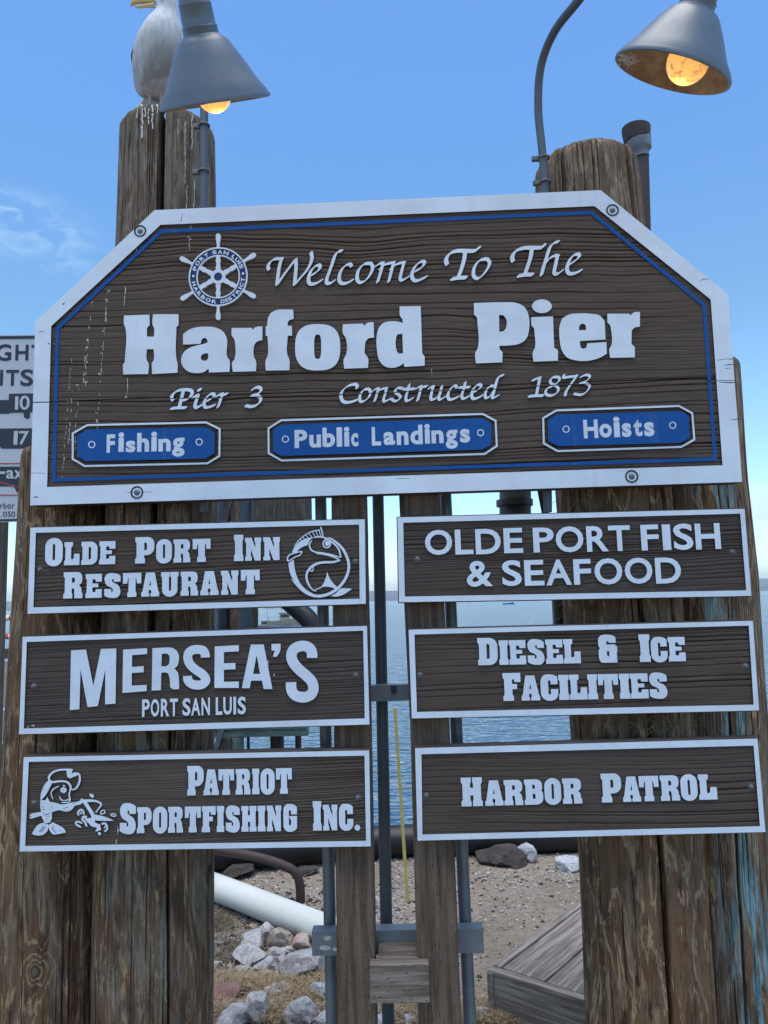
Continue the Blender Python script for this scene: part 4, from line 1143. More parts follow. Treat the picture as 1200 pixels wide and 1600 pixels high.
# ================================================================== timber piles
def pile(label, samples, Yc, py_top, mat, cracks, seed, zbot=-0.6, nfront=600, shoulder=0.03, tilt=0.0, nz=90, checks=30, group='round timber piles carrying the signs'):
    """samples: (row, left edge, right edge) as drawn; solved for centre line and radius at the pile's own depth"""
    S = []
    for (py, xl, xr) in samples:
        a, b = onY(xl, py, Yc), onY(xr, py, Yc)
        # tangent rays graze a round pile: correct the half width
        hw = (b.x - a.x) / 2
        dist = math.hypot((a.x + b.x) / 2, Yc)
        r = hw * math.cos(math.atan2(hw, dist)) * (Yc / dist) ** 0.5
        S.append(((a.z + b.z) / 2, (a.x + b.x) / 2, r))
    S.sort()
    zs = [s[0] for s in S]; xs = [s[1] for s in S]; rs = [s[2] for s in S]
    def ext(z, arr):
        if z < zs[0]: return arr[0] + (arr[1] - arr[0]) / (zs[1] - zs[0]) * (z - zs[0])
        if z > zs[-1]: return arr[-1] + (arr[-1] - arr[-2]) / (zs[-1] - zs[-2]) * (z - zs[-1])
        return float(np.interp(z, zs, arr))
    ztop = onY((samples[0][1] + samples[0][2]) / 2, py_top, Yc - ext(zs[-1], rs)).z
    zz = np.concatenate([np.linspace(zbot, ztop - shoulder, nz), ztop - shoulder * np.array([0.75, 0.5, 0.28, 0.12, 0.03, 0.0])])
    cx = np.array([ext(z, xs) for z in zz]); rr = np.array([ext(z, rs) for z in zz])
    sh = np.clip((zz - (ztop - shoulder)) / shoulder, 0, 1)
    rr = rr * (1 - 0.16 * (1 - np.sqrt(np.clip(1 - sh ** 2, 0, 1))))
    th = np.concatenate([np.linspace(math.pi, 2 * math.pi, nfront, endpoint=False), np.linspace(0, math.pi, 60, endpoint=False)])
    n = len(th)
    T, Zg = np.meshgrid(th, zz)
    r_ = np.random.default_rng(seed)
    R = rr[:, None] * (1 + 0.035 * (fbm(np.cos(T) * 1.5 + seed, Zg * 0.8 + np.sin(T) * 1.5, 3)) * 2)
    R = R + 0.0035 * fbm(T * 9 + seed, Zg * 1.5, 4) * 2 + 0.0016 * fbm(T * 60 + seed, Zg * 3, 3) * 2
    def groove(a0, dep, wid, z0, z1, wob):
        c = a0 + wob * (fbm(Zg * 1.7 + a0 * 9 + seed, Zg * 0 + a0, 3) * 2)
        env = np.clip((Zg - z0) / 0.12, 0, 1) * np.clip((z1 - Zg) / 0.12, 0, 1) if z1 < 90 else np.clip((Zg - z0) / 0.12, 0, 1)
        d = (T - c + math.pi) % (2 * math.pi) - math.pi
        return dep * env * np.clip(1.25 - np.abs(d) / (wid * (0.7 + 0.3 * env)), 0, 1) ** 0.6
    G = np.zeros_like(R)
    for (a0, dep, wid, z0, z1) in cracks: G = np.maximum(G, groove(a0, dep, wid, z0, z1, 0.05))
    for k in range(checks):
        a0 = math.pi + math.pi * r_.random(); z0 = zbot + (ztop - zbot) * r_.random() * 0.9
        G = np.maximum(G, groove(a0, 0.006 + 0.014 * r_.random() ** 2, 0.0045 + 0.005 * r_.random() ** 2, z0, z0 + 0.3 + 1.2 * r_.random(), 0.06))
    for k in range(checks * 2 // 3):      # short checks round the cut top
        a0 = math.pi + math.pi * r_.random()
        G = np.maximum(G, groove(a0, 0.006 + 0.016 * r_.random(), 0.005 + 0.007 * r_.random() ** 3, ztop - 0.05 - 0.35 * r_.random(), 99, 0.03))
    R = R - G
    top_extra = tilt * np.cos(T) * 0 
    X = cx[:, None] + R * np.cos(T); Y = Yc + R * np.sin(T)
    lift = np.clip((Zg - (ztop - 0.10)) / 0.10, 0, 1)
    Zo = Zg + lift * (tilt * R * np.cos(T) / rr[0] + 0.006 * fbm(T * 7 + seed, T * 0, 3) * 2)
    V = np.stack([X, Y, Zo], -1).reshape(-1, 3)
    idx = np.arange(len(zz) * n).reshape(len(zz), n)
    a = idx[:-1]; b = np.roll(idx, -1, 1)[:-1]; c = np.roll(idx, -1, 1)[1:]; d = idx[1:]
    fc = np.stack([a.ravel(), b.ravel(), c.ravel(), d.ravel()], -1).tolist()
    # end grain: rings towards the heart
    last = idx[-1]; prev = last; base = len(V); vs = [V]
    ctr = np.array([cx[-1], Yc, ztop])
    for j, f in enumerate((0.8, 0.6, 0.4, 0.2, 0.02)):
        ringv = ctr + (V[last] - ctr) * f
        ringv[:, 2] += -0.004 + 0.006 * fbm(np.cos(th) * 3 * f + seed, np.sin(th) * 3 * f, 3)
        vs.append(ringv); cur = np.arange(base, base + n); base += n
        fc += np.stack([prev, np.roll(prev, -1), np.roll(cur, -1), cur], -1).tolist(); prev = cur
    fc.append([int(i) for i in prev])
    V = np.vstack(vs)
    loc = Vector((cx[0], Yc, zbot))
    V = V - np.array(loc)
    o = mesh('timber_pile', V, fc, mat, None, smooth=False, loc=loc)
    o.data.polygons.foreach_set('use_smooth', [True] * len(o.data.polygons))
    o.data.set_sharp_from_angle(angle=math.radians(55))
    return tag(o, label, 'pile', group), (cx, rr, zz, ztop)

P = math.pi
Y_A, Y_B, Y_C, Y_D = 2.44, 2.445, 2.46, 2.60
_k = onY(45, 1530, Y_A - 0.19)
_cx = 0.5 * (onY(-10, 1590, Y_A).x + onY(149, 1590, Y_A).x)
pA, gA = pile('round brown pile at far left with an oval knot low on its face', [(700, 38, 176), (1000, 20, 163), (1340, -2, 151), (1590, -10, 149)], Y_A, 690,
              mat_pile('creosoted_pile_wood', 0.30, seed=1.0, darken=1.0, knots=((_k.x - _cx - 0.008, _k.z + 0.6, 0.048),)), [(1.5 * P + 0.9, 0.02, 0.02, -1, 99)], 4, checks=16)
pB, gB = pile('tall split pile left of centre that the seagull stands on', [(200, 191, 335), (330, 187, 336), (1000, 162, 334), (1340, 151, 332), (1590, 147, 332)], Y_B, 156,
              mat_pile('streaky_pile_wood', 0.42, seed=5.3, green=0.45), [(1.5 * P + 0.19, 0.10, 0.050, 1.2, 99), (1.5 * P + 0.55, 0.05, 0.022, -1, 1.6)], 9, checks=22, shoulder=0.035)
pC, gC = pile('tall split pile right of centre with the lamp conduit and capped pipe', [(250, 834, 993), (350, 838, 1004), (780, 868, 1048), (1340, 905, 1098), (1590, 915, 1115)], Y_C, 210,
              mat_pile('dark_flamed_pile_wood', 0.22, seed=8.1, darken=1.1), [(1.5 * P + 0.66, 0.07, 0.050, 1.3, 99), (1.5 * P + 0.04, 0.10, 0.036, -1, 1.75)], 14, checks=18, tilt=0.006, shoulder=0.045)
pD, gD = pile('short pile at far right with pale blue-green stains running down', [(560, 1000, 1152), (760, 1012, 1165), (900, 1020, 1180), (1150, 1030, 1196), (1590, 1048, 1226)], Y_D, 548,
              mat_pile('stained_pile_wood', 0.42, stain=(0.035, 0.085), seed=12.4, darken=1.15, green=0.3), [(1.5 * P - 0.05, 0.03, 0.022, -1, 1.3)], 19, checks=20)

# droppings on the top of the tall left pile
def pile_pt(g, Yc, px, py, off=0.002):
    cx, rr, zz, zt = g
    d = ray(px, py)
    # intersect with the round surface
    t = (Yc - 0.2) / d.y
    for _ in range(40):
        p = CAM + d * t
        x = float(np.interp(p.z, zz, cx)); r = float(np.interp(p.z, zz, rr))
        q = math.hypot(p.x - x, p.y - Yc) - r - off
        t += q * 0.7
    return CAM + d * t

# ================================================================== square posts and steel frame
M_POST = mat_timber('incised_post_timber', (0.085, 0.055, 0.035), (0.155, 0.110, 0.078), 'Z', s=1.0)
M_BLOCKW = mat_timber('weathered_block_timber', (0.12, 0.092, 0.07), (0.24, 0.20, 0.165), 'X')
M_OLD = mat_timber('old_grey_plank', (0.19, 0.15, 0.12), (0.36, 0.31, 0.26), 'X', incise=False, src='obj')
YP = 2.243
def square_post(label, top, bot, w, depth, group):
    (tx0, tx1, ty), (bx0, bx1, by) = top, bot
    t0, t1 = onY(tx0, ty, YP), onY(tx1, ty, YP); b0, b1 = onY(bx0, by, YP), onY(bx1, by, YP)
    zt = (t0.z + t1.z) / 2; zb = (b0.z + b1.z) / 2
    k = (-0.5 - zt) / (zb - zt)
    xL = t0.x + (b0.x - t0.x) * k; xR = t1.x + (b1.x - t1.x) * k
    n = 40
    V = []; Fc = []
    r = random.Random(w)
    for i in range(n + 1):
        f = i / n; z = zt + (-0.5 - zt) * f
        xl = t0.x + (xL - t0.x) * f + r.uniform(-1, 1) * .0006; xr = t1.x + (xR - t1.x) * f + r.uniform(-1, 1) * .0006
        b = 0.004
        for (x, y) in ((xl + b, YP), (xr - b, YP), (xr, YP + b), (xr, YP + depth - b), (xr - b, YP + depth), (xl + b, YP + depth), (xl, YP + depth - b), (xl, YP + b)):
            V.append((x, y, z))
    for i in range(n):
        for k in range(8):
            Fc.append((i * 8 + k, i * 8 + (k + 1) % 8, (i + 1) * 8 + (k + 1) % 8, (i + 1) * 8 + k))
    Fc.append(tuple(range(7, -1, -1))); Fc.append(tuple(n * 8 + k for k in range(8)))
    base = Vector(((xL + xR) / 2, YP + depth / 2, -0.5))
    o = mesh('square_post', [Vector(v) - base for v in V], [f[::-1] for f in Fc], M_POST, None, loc=base)
    return tag(o, label, 'post', group)
g_ = 'square wooden posts between the sign columns'
square_post('square timber post at the inner end of the left signs', (517, 571, 740), (527, 587.5, 1590), 1, 0.09, g_)
square_post('square timber post at the inner end of the right signs', (630, 686, 740), (653.5, 721, 1590), 2, 0.09, g_)

blk = empty('wooden_block', onY(625, 1590, YP), 'weathered wooden spacer block bolted between the two square posts', 'block')
a, b = onY(577, 1507, 2.205), onY(672, 1568, 2.205)
o = box('block_face', (a.x, 2.205, b.z), (b.x, YP - 0.002, a.z), M_BLOCKW, blk, 0.003)
a2, b2_ = onY(589.5, 1507, YP), onY(656, 1568, YP)
box('block_core', (a2.x, YP - 0.001, b.z + .003), (b2_.x, YP + 0.135, a.z - 0.001), M_BLOCKW, blk, 0.003)

FR = empty('steel_frame', onY(605, 1590, 2.42) * 1.0, 'galvanised steel pipe frame with channel struts behind the square posts', 'frame')
def fpipe(x0, y0, x1, y1, Y, r, nm='pipe', mat=None, zb=-0.5, par=None):
    a, b = onY(x0, y0, Y), onY(x1, y1, Y)
    d = (b - a); k = (zb - a.z) / d.z
    e = a + d * k if zb is not None else b
    return tube(nm, [a, a.lerp(e, .5), e], r, mat or M_GALV, par or FR, 20)
fpipe(588, 640, 606.5, 1590, 2.47, 0.0185, mat=M_GALVD)
fpipe(498, 640, 518.5, 1590, 2.43, 0.0185, mat=M_GALV)
fpipe(690, 640, 734, 1590, 2.43, 0.0185, mat=M_GALV)
# channel strut: open box section lying on its side
def strut(px0, py0, px1, py1, Y, hgt, dep, nm='strut'):
    a, b = onY(px0, py0, Y), onY(px1, py1, Y)
    z1 = a.z; z0 = z1 - hgt; t = 0.003
    prof = [(0, 0), (dep, 0), (dep, t), (t, t), (t, hgt - t), (dep, hgt - t), (dep, hgt), (0, hgt)]
    V = []; n = len(prof)
    sl = (b.z - a.z)
    for x, dz in ((a.x, 0), (b.x, sl)):
        for (dy, z) in prof: V.append((x, Y + dy, z0 + z + dz))
    Fc = [(k, (k + 1) % n, n + (k + 1) % n, n + k) for k in range(n)]
    Fc += [(0, 1, 2, 3), (0, 3, 4, 7), (7, 4, 5, 6), (n, n + 3, n + 2, n + 1), (n, n + 7, n + 4, n + 3), (n + 7, n + 6, n + 5, n + 4)]
    o = mesh(nm, V, Fc, M_GALV, FR)
    return o
strut(487, 1456, 755, 1451, 2.345, 0.066, 0.045)
strut(560, 1072, 650, 1069, 2.40, 0.048, 0.04)
box('bolt', tuple(onY(611, 1084, 2.392)), tuple(onY(619, 1070, 2.41)), M_DARK, FR, 0.001)
# flat bar against the right post
a, b = onY(617, 640, 2.37), onY(640, 1120, 2.37); c, d = onY(630.5, 640, 2.37), onY(653, 1120, 2.37)
mesh('flat_bar', [a, c, d, b] + [p + Vector((0, .006, 0)) for p in (a, c, d, b)], [(0, 3, 2, 1), (4, 5, 6, 7), (0, 1, 5, 4), (1, 2, 6, 5), (2, 3, 7, 6), (3, 0, 4, 7)], M_GALVD, FR)
# paint splashes on the strut end
for (x, y, rx, ry) in ((512, 1466, 6, 3.5), (508, 1481, 9, 4), (524, 1483, 5, 3)):
    P2, tr = flat_union([[(px_ + random.uniform(-.8, .8), py_ + random.uniform(-.6, .6)) for px_, py_ in ellipse(x, y, rx, ry, 12)]])
    o = prism('paint_splash', P2, tr, M_GALV, FR, -0.0008, 0.0006, plane=2.345)
    o.data.materials.clear(); o.data.materials.append(mat_drop)

# ================================================================== barn lamps on goosenecks
M_SHADE = mat_metal('grey_enamel_shade', (0.115, 0.14, 0.165), 0.15, 0.42, (0.17, 0.20, 0.225), 0.5, 0.6)
M_SHADE_IN = mat_metal('dirty_shade_lining', (0.17, 0.15, 0.13), 0.1, 0.7, (0.07, 0.05, 0.04), 0.8, 2.0)
def mat_bulb():
    m = Mat('lit_sodium_bulb', 0.3)
    n = m.noise(m.geo(), 55, 5, 0.7)
    d = m.noise(m.geo(), 260, 3, 0.6)
    e = m.mix(m.ramp(n, [(0.52, 0.0), (0.62, 0.75)]), (1.0, 0.50, 0.13), (0.30, 0.16, 0.07))
    e = m.mix(m.ramp(d, [(0.66, 0.0), (0.70, 0.7)]), e, (0.10, 0.05, 0.03))
    m.col(e)
    m.l.new(e, m.b.inputs['Emission Color']); m.b.inputs['Emission Strength'].default_value = BULB_E
    return m.m
BULB_E = 0.42
M_BULB = mat_bulb()

def lamp(label, rim_px, dir_px, b, Y, rim_r, height, neck_r, arm_px, clip_px, pile_g, bulb_out, bulb_px=None, bulb_r=0.042):
    """rim_px: centre of the opening; dir_px: drawn direction from neck to opening; b: how far it opens towards the viewer"""
    C = onY(*rim_px, Y)
    v = (C - CAM).normalized()
    e = ray(rim_px[0] + dir_px[0] * 20, rim_px[1] + dir_px[1] * 20)
    u1 = (e - v * e.dot(v)).normalized()
    nrm = (u1 * math.sqrt(1 - b * b) - v * b).normalized()
    base = arm_px[0]
    root = empty('barn_lamp', onY(base[0], base[1], base[2]), label, 'lamp', 'barn lamps on bent conduit arms above the sign')
    # frame around the axis
    ax = Vector((1, 0, 0)); s1 = (ax - nrm * ax.dot(nrm)).normalized(); s2 = nrm.cross(s1)
    def lathe(nm, prof, mat, par, n=64):
        V, Fc = [], []
        for (r, h) in prof:
            for k in range(n):
                a = 2 * math.pi * k / n
                V.append(C - nrm * h + (s1 * math.cos(a) + s2 * math.sin(a)) * r)
        for i in range(len(prof) - 1):
            for k in range(n):
                Fc.append((i * n + k, i * n + (k + 1) % n, (i + 1) * n + (k + 1) % n, (i + 1) * n + k))
        o = mesh(nm, V, Fc, mat, par)
        bm_flip(o); shade_auto(o, 50)
        return o
    R = rim_r; H = height
    sr = neck_r
    outer = [(R - .002, -0.004), (R + .003, -0.003), (R + .0035, 0.003), (R - .001, 0.008), (R * .985, 0.012), (R * .845, H * .28), (R * .635, H * .64), (R * .465, H * .90), (R * .41, H * .955), (R * .36, H * .99), (sr * 1.08, H * 1.01), (sr * 1.02, H * 1.03)]
    sh = lathe('lamp_shade', outer, M_SHADE, root)
    lathe('shade_lining', [(R - .002, -0.004), (R * .975, 0.006), (R * .80, H * .28), (R * .575, H * .64), (R * .42, H * .89), (0.004, H * .92)][::-1], M_SHADE_IN, root)
    lathe('neck', [(sr * 1.02, H * 1.03), (sr, H * 1.12), (sr * 1.03, H * 1.14), (sr * 0.96, H * 1.16), (sr * 0.92, H * 1.45), (sr * 0.95, H * 1.47), (sr * 0.88, H * 1.50), (sr * .80, H * 1.9), (sr * .35, H * 2.0), (sr * .3, H * 2.05)], M_SHADE, root)
    # bulb: pear shape
    off = Vector((0, 0, 0))
    bp = [(0.001, -bulb_out)]
    for k in range(1, 12):
        t = k / 11
        bp.append((bulb_r * math.sin(math.pi * 0.62 * t) / math.sin(math.pi * .5), -bulb_out + bulb_r * (1 - math.cos(math.pi * 0.62 * t))))
    bp += [(bulb_r * .75, -bulb_out + bulb_r * 2.1), (bulb_r * .45, -bulb_out + bulb_r * 3.0), (bulb_r * .4, H * .85)]
    bo = lathe('bulb', bp[::-1], M_BULB, root, 32)
    if bulb_px is not None:
        tgt = onY(bulb_px[0], bulb_px[1], Y)
        dlt = tgt - (C - nrm * (-bulb_out + bulb_r))
        dlt -= nrm * dlt.dot(nrm)
        for vtx in bo.data.vertices: vtx.co += dlt
    # lamp's own light
    ld = bpy.data.lights.new('bulb_light', 'POINT'); ld.energy = 0.13; ld.color = (1.0, 0.62, 0.25); ld.shadow_soft_size = 0.03
    lo = bpy.data.objects.new('bulb_light', ld); COL.objects.link(lo)
    lo.location = C + nrm * (bulb_out + 0.015) + ((dlt) if bulb_px is not None else Vector((0, 0, 0)))
    set_parent(lo, root)
    top = C - nrm * H * 2.03
    pts = [onY(*p) for p in arm_px]
    pts = catmull(pts + [top - nrm * 0.12, top - nrm * 0.05, top], 7)
    tube('conduit_arm', pts, 0.0125, M_GALVD, root, 16)
    for (px_, py_, Yq) in clip_px:
        c = onY(px_, py_, Yq)
        V, Fc = tube_vf([c + Vector((math.cos(a) * 0.0155, math.sin(a) * 0.0155, 0.0)) for a in np.linspace(0, 2 * math.pi, 18)], 0.0035, 8)
        o = mesh('conduit_clamp', V, Fc, M_BOLT, root); shade_auto(o)
        v2, f2_ = box_vf(c + Vector((-0.024, 0.006, 0.002)), (0.026, 0.012, 0.016))
        o2 = mesh('clamp_foot', v2, f2_, M_BOLT, root); add_bevel(o2, .003)
    return root, C, nrm

def bm_flip(o):
    import bmesh
    bm = bmesh.new(); bm.from_mesh(o.data); bmesh.ops.recalc_face_normals(bm, faces=bm.faces); bm.to_mesh(o.data); bm.free()

YB = Y_B - 0.20 - 0.012
lamp('grey barn lamp overlapping the seagull, lit bulb just showing below its rim', (336.5, 160), (0.205, 0.979), 0.02, 1.72, 0.131, 0.136, 0.0405,
     [(318, 800, 2.27), (317, 500, 2.262), (318, 330, 2.256), (319, 190, 2.252), (318, 90, 2.25), (316, -60, 2.22), (318, -200, 2.12), (322, -330, 1.95)],
     [(319, 196, 2.252), (318, 268, 2.254)], gB, 0.024)
lamp('grey barn lamp at upper right with its opening and amber bulb facing the viewer', (1050.5, 112), (-0.35, 0.937), 0.27, 1.66, 0.131, 0.126, 0.040,
     [(856, 800, 2.27), (853, 420, 2.262), (851, 300, 2.256), (847, 235, 2.25), (841, 170, 2.24), (845, 105, 2.20), (866, 50, 2.12), (902, 3, 2.02), (960, -70, 1.9), (1040, -170, 1.78)],
     [(850, 247, 2.252), (852, 285, 2.254)], gC, 0.020, bulb_px=(1069, 113), bulb_r=0.047)

# white feathers caught on the rim of the right lamp
F0 = onY(972, 88, 1.63)
V, Fc = [], []
r = random.Random(3)
for k in range(90):
    o0 = F0 + Vector((r.uniform(-.006, .03), r.uniform(-.01, .01), r.uniform(-.02, .008)))
    d = Vector((r.gauss(-.1, 1), r.gauss(0, .5), r.gauss(-.7, .8))).normalized() * r.uniform(.006, .022)
    sd = Vector((d.z, 0, -d.x)).normalized() * 0.0005
    b0 = len(V); V += [o0 - sd, o0 + sd, o0 + d]; Fc.append((b0, b0 + 1, b0 + 2))
o = mesh('feather', V, Fc, mat_plain('white_down', (0.75, 0.74, 0.72), 0.9))
tag(o, 'tuft of white down snagged on the left rim of the right lamp', 'feather')

# capped vent pipe behind the right pile
VP = empty('vent_pipe', onY(1008, 500, 2.62), 'dark vent pipe with a grey collar and black cap behind the right pile', 'pipe')
tube('pipe', [onY(1002, 246, 2.62), onY(1006, 400, 2.62), onY(1050, 1590, 2.62)], 0.026, mat_metal('rusty_dark_pipe', (0.055, 0.045, 0.042), 0.3, 0.7, (0.10, 0.07, 0.06), 0.6), VP)
tube('collar', [onY(1001, 247, 2.62), onY(999.5, 238, 2.62), onY(998.5, 234, 2.62), onY(997, 210, 2.62)], [0.030, 0.031, 0.043, 0.044], M_GALV, VP, 28)
tube('cap', [onY(996, 221, 2.62), onY(995.5, 217, 2.62), onY(994, 205, 2.62), onY(993.8, 200.5, 2.62), onY(993.8, 199.5, 2.62)], [0.045, 0.047, 0.050, 0.050, 0.044], mat_plain('black_rubber_cap', (0.045, 0.035, 0.032), 0.8, var=.5), VP, 28)

# ================================================================== seagull
def skin_body(name, pts, edges, radii, mat, parent, sub=2, loc=None):
    me = bpy.data.meshes.new(name); me.from_pydata([tuple(p) for p in pts], edges, [])
    o = bpy.data.objects.new(name, me); COL.objects.link(o)
    m = o.modifiers.new('skin', 'SKIN'); m.use_smooth_shade = True
    for v, r in zip(me.skin_vertices[0].data, radii): v.radius = r if isinstance(r, tuple) else (r, r)
    me.skin_vertices[0].data[0].use_root = True
    s = o.modifiers.new('subsurf', 'SUBSURF'); s.levels = sub; s.render_levels = sub
    bpy.context.view_layer.update()
    em = bpy.data.meshes.new_from_object(o.evaluated_get(bpy.context.evaluated_depsgraph_get()))
    bpy.data.objects.remove(o)
    em.materials.clear(); em.materials.append(mat)
    em.polygons.foreach_set('use_smooth', [True] * len(em.polygons))
    o = bpy.data.objects.new(name, em); COL.objects.link(o)
    if loc is not None: o.location = loc
    set_parent(o, parent)
    return o
YG = Y_B - 0.06
def G(px, py, dy=0.0): return onY(px, py, YG + dy)
foot = G(240, 160)
GU = empty('seagull', (foot.x, YG, gB[3]), 'white-breasted seagull perched on top of the left pile, looking left', 'gull')
mg = Mat('gull_plumage', 0.85)
n_ = mg.noise(mg.map((30, 30, 9), vec=mg.geo()), 3, 5, 0.65, 0.4)
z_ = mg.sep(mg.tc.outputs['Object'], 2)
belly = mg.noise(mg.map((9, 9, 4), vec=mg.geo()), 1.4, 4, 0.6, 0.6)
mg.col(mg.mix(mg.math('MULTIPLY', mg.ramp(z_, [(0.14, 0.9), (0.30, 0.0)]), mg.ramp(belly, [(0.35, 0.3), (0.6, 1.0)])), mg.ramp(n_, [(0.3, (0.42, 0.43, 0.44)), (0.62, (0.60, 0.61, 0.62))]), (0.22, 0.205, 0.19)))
mg.bump(n_, 0.003, 0.7)
M_GULL = mg.m
M_WING = mat_plain('slate_wing_feathers', (0.065, 0.072, 0.085), 0.8, var=.3)
# spine of the bird from the tail (behind) up through breast and neck to the head
gp = [G(243, 162, .05), G(244, 142, .03), G(247, 106, .0), G(251, 72, -.03), G(256, 46, -.035), G(260, 25, -.028), G(260, 2, -.035), G(247, -3, -.045)]
k = 2.42 / F_PX
gr = [29 * k, 40 * k, 47 * k, 45 * k, 36 * k, 20 * k, 23.5 * k, 14 * k]
body = skin_body('body', [p - GU.location for p in gp], [(i, i + 1) for i in range(len(gp) - 1)], gr, M_GULL, None, 2, loc=GU.location.copy())
set_parent(body, GU)
# folded wings at the back and the tail
def wing(side):
    A = [G(250 + side * 22, 45, .05), G(243 + side * 34, 80, .07), G(233 + side * 27, 112, .12), G(226 + side * 14, 142, .19)]
    if side < 0: A = [G(228, 50, .05), G(215, 80, .06), G(214, 102, .09), G(224, 130, .15)]
    return tube_wing(A)
def tube_wing(A):
    P = catmull(A, 5); V, Fc = [], []
    n = 12; L = len(P)
    for i, p in enumerate(P):
        t = i / (L - 1); a = 0.085 * math.sin(math.pi * min(1, 0.18 + t * 0.8)) + 0.006; b = 0.012 + 0.012 * (1 - t)
        for q in range(n):
            an = 2 * math.pi * q / n
            V.append(p + Vector((math.cos(an) * b, math.sin(an) * a * .75 + 0.03, math.sin(an) * a * .25)))
    for i in range(L - 1):
        for q in range(n): Fc.append((i * n + q, i * n + (q + 1) % n, (i + 1) * n + (q + 1) % n, (i + 1) * n + q))
    Fc += [tuple(range(n)), tuple((L - 1) * n + q for q in range(n - 1, -1, -1))]
    o = mesh('wing', V, Fc, M_WING, GU, smooth=True); bm_flip(o)
wing(-1); wing(1)
tl = [G(242, 146, .10), G(240, 158, .17), G(238, 168, .25)]
V, Fc = [], []
for i, (p, w_) in enumerate(zip(tl, (0.03, 0.045, 0.06))):
    for s, h in ((-1, -.006), (1, -.006), (1, .006), (-1, .006)): V.append(p + Vector((s * w_, 0, h)))
for i in range(2):
    for q in range(4): Fc.append((i * 4 + q, i * 4 + (q + 1) % 4, (i + 1) * 4 + (q + 1) % 4, (i + 1) * 4 + q))
Fc += [(0, 1, 2, 3), (11, 10, 9, 8)]
o = mesh('tail', V, Fc, M_GULL, GU); bm_flip(o)
# bill: yellow, hooked, with a red spot
def mk_bill():
    m = Mat('yellow_bill', 0.4)
    x = m.sep(m.geo(), 0)
    tipx = G(206, 4).x; basex = G(236, 0).x
    t = m.math('DIVIDE', m.math('SUBTRACT', x, tipx), basex - tipx)
    m.col(m.ramp(t, [(0.0, (0.55, 0.42, 0.12)), (0.10, (0.55, 0.12, 0.03)), (0.32, (0.60, 0.16, 0.04)), (0.42, (0.62, 0.45, 0.16)), (1.0, (0.60, 0.46, 0.22))]))
    return m.m
MB = mk_bill()
B0 = [G(243, 0, -.045), G(230, 0.5, -.05), G(216, 1.5, -.053), G(208, 4, -.054), G(205, 9, -.054)]
o = tube('bill', B0, [0.014, 0.0105, 0.0085, 0.007, 0.0022], MB, GU, 14)
o = tube('lower_bill', [G(242, 8, -.045), G(228, 9, -.05), G(216, 11, -.052), G(210, 9, -.053)], [0.009, 0.0065, 0.005, 0.002], MB, GU, 12)
for dy_, dx_ in ((-.073, 0), (.01, 4)):
    c = G(253 + dx_, -3, dy_)
    V, Fc = tube_vf([c + Vector((0, -.004, 0)), c + Vector((0, -.002, 0)), c + Vector((0, .004, 0))], [0.002, 0.0055, 0.006], 12)
    mesh('eye', V, Fc, M_DARK, GU)
M_LEG = mat_plain('pinkish_leg_skin', (0.40, 0.27, 0.22), 0.6)
for px_ in (234, 252):
    a = G(px_, 152, -.01); f = Vector((a.x, YG - .01, gB[3] + 0.002))
    tube('leg', [a + Vector((0, 0, .03)), a.lerp(f, .5), f + Vector((0, 0, .004))], [0.007, 0.005, 0.0055], M_LEG, GU, 10)
    V = [f + Vector(q) for q in ((0, .012, .006), (-.034, -.040, .001), (-.012, -.050, .001), (.012, -.050, .001), (.030, -.038, .001), (0, .014, .0), (-.034, -.04, -.003), (-.012, -.05, -.003), (.012, -.05, -.003), (.03, -.038, -.003))]
    o = mesh('foot', V, [(0, 1, 2), (0, 2, 3), (0, 3, 4), (5, 7, 6), (5, 8, 7), (5, 9, 8), (0, 5, 6, 1), (1, 6, 7, 2), (2, 7, 8, 3), (3, 8, 9, 4), (4, 9, 5, 0)], M_LEG, GU); bm_flip(o)

# whitewash on the pile head below the bird
A3 = []
r = random.Random(2)
V, Fc = [], []
for (x, y0_, y1_, w_) in [(222, 163, 215, 3.2), (232, 162, 190, 2.6), (238, 164, 200, 3.6), (227, 168, 180, 4), (246, 163, 176, 2.5), (252, 163, 172, 2), (214, 166, 182, 1.6), (289, 190, 284, 1.6), (300, 178, 230, 1.5), (303, 282, 322, 1.5), (292, 290, 322, 1.2), (278, 186, 205, 1.2)]:
    y = y0_
    while y < y1_:
        ln = r.uniform(2.5, 7); ww = w_ * r.uniform(.4, 1.0); xx = x + r.uniform(-.8, .8)
        q = [pile_pt(gB, Y_B, xx + dx, y + dy, 0.0035) for dx, dy in ((-ww / 2, 0), (ww / 2, 0), (ww * .4, ln), (-ww * .4, ln))]
        b0 = len(V); V += q + [p + Vector((0, .006, 0)) for p in q]
        Fc += [(b0, b0 + 3, b0 + 2, b0 + 1), (b0, b0 + 1, b0 + 5, b0 + 4), (b0 + 1, b0 + 2, b0 + 6, b0 + 5), (b0 + 2, b0 + 3, b0 + 7, b0 + 6), (b0 + 3, b0, b0 + 4, b0 + 7)]
        y += ln * r.choice([.9, .95, 1.0, 1.3])
o = mesh('dropping_streaks', V, Fc, mat_drop, pB); o['kind'] = 'stuff'
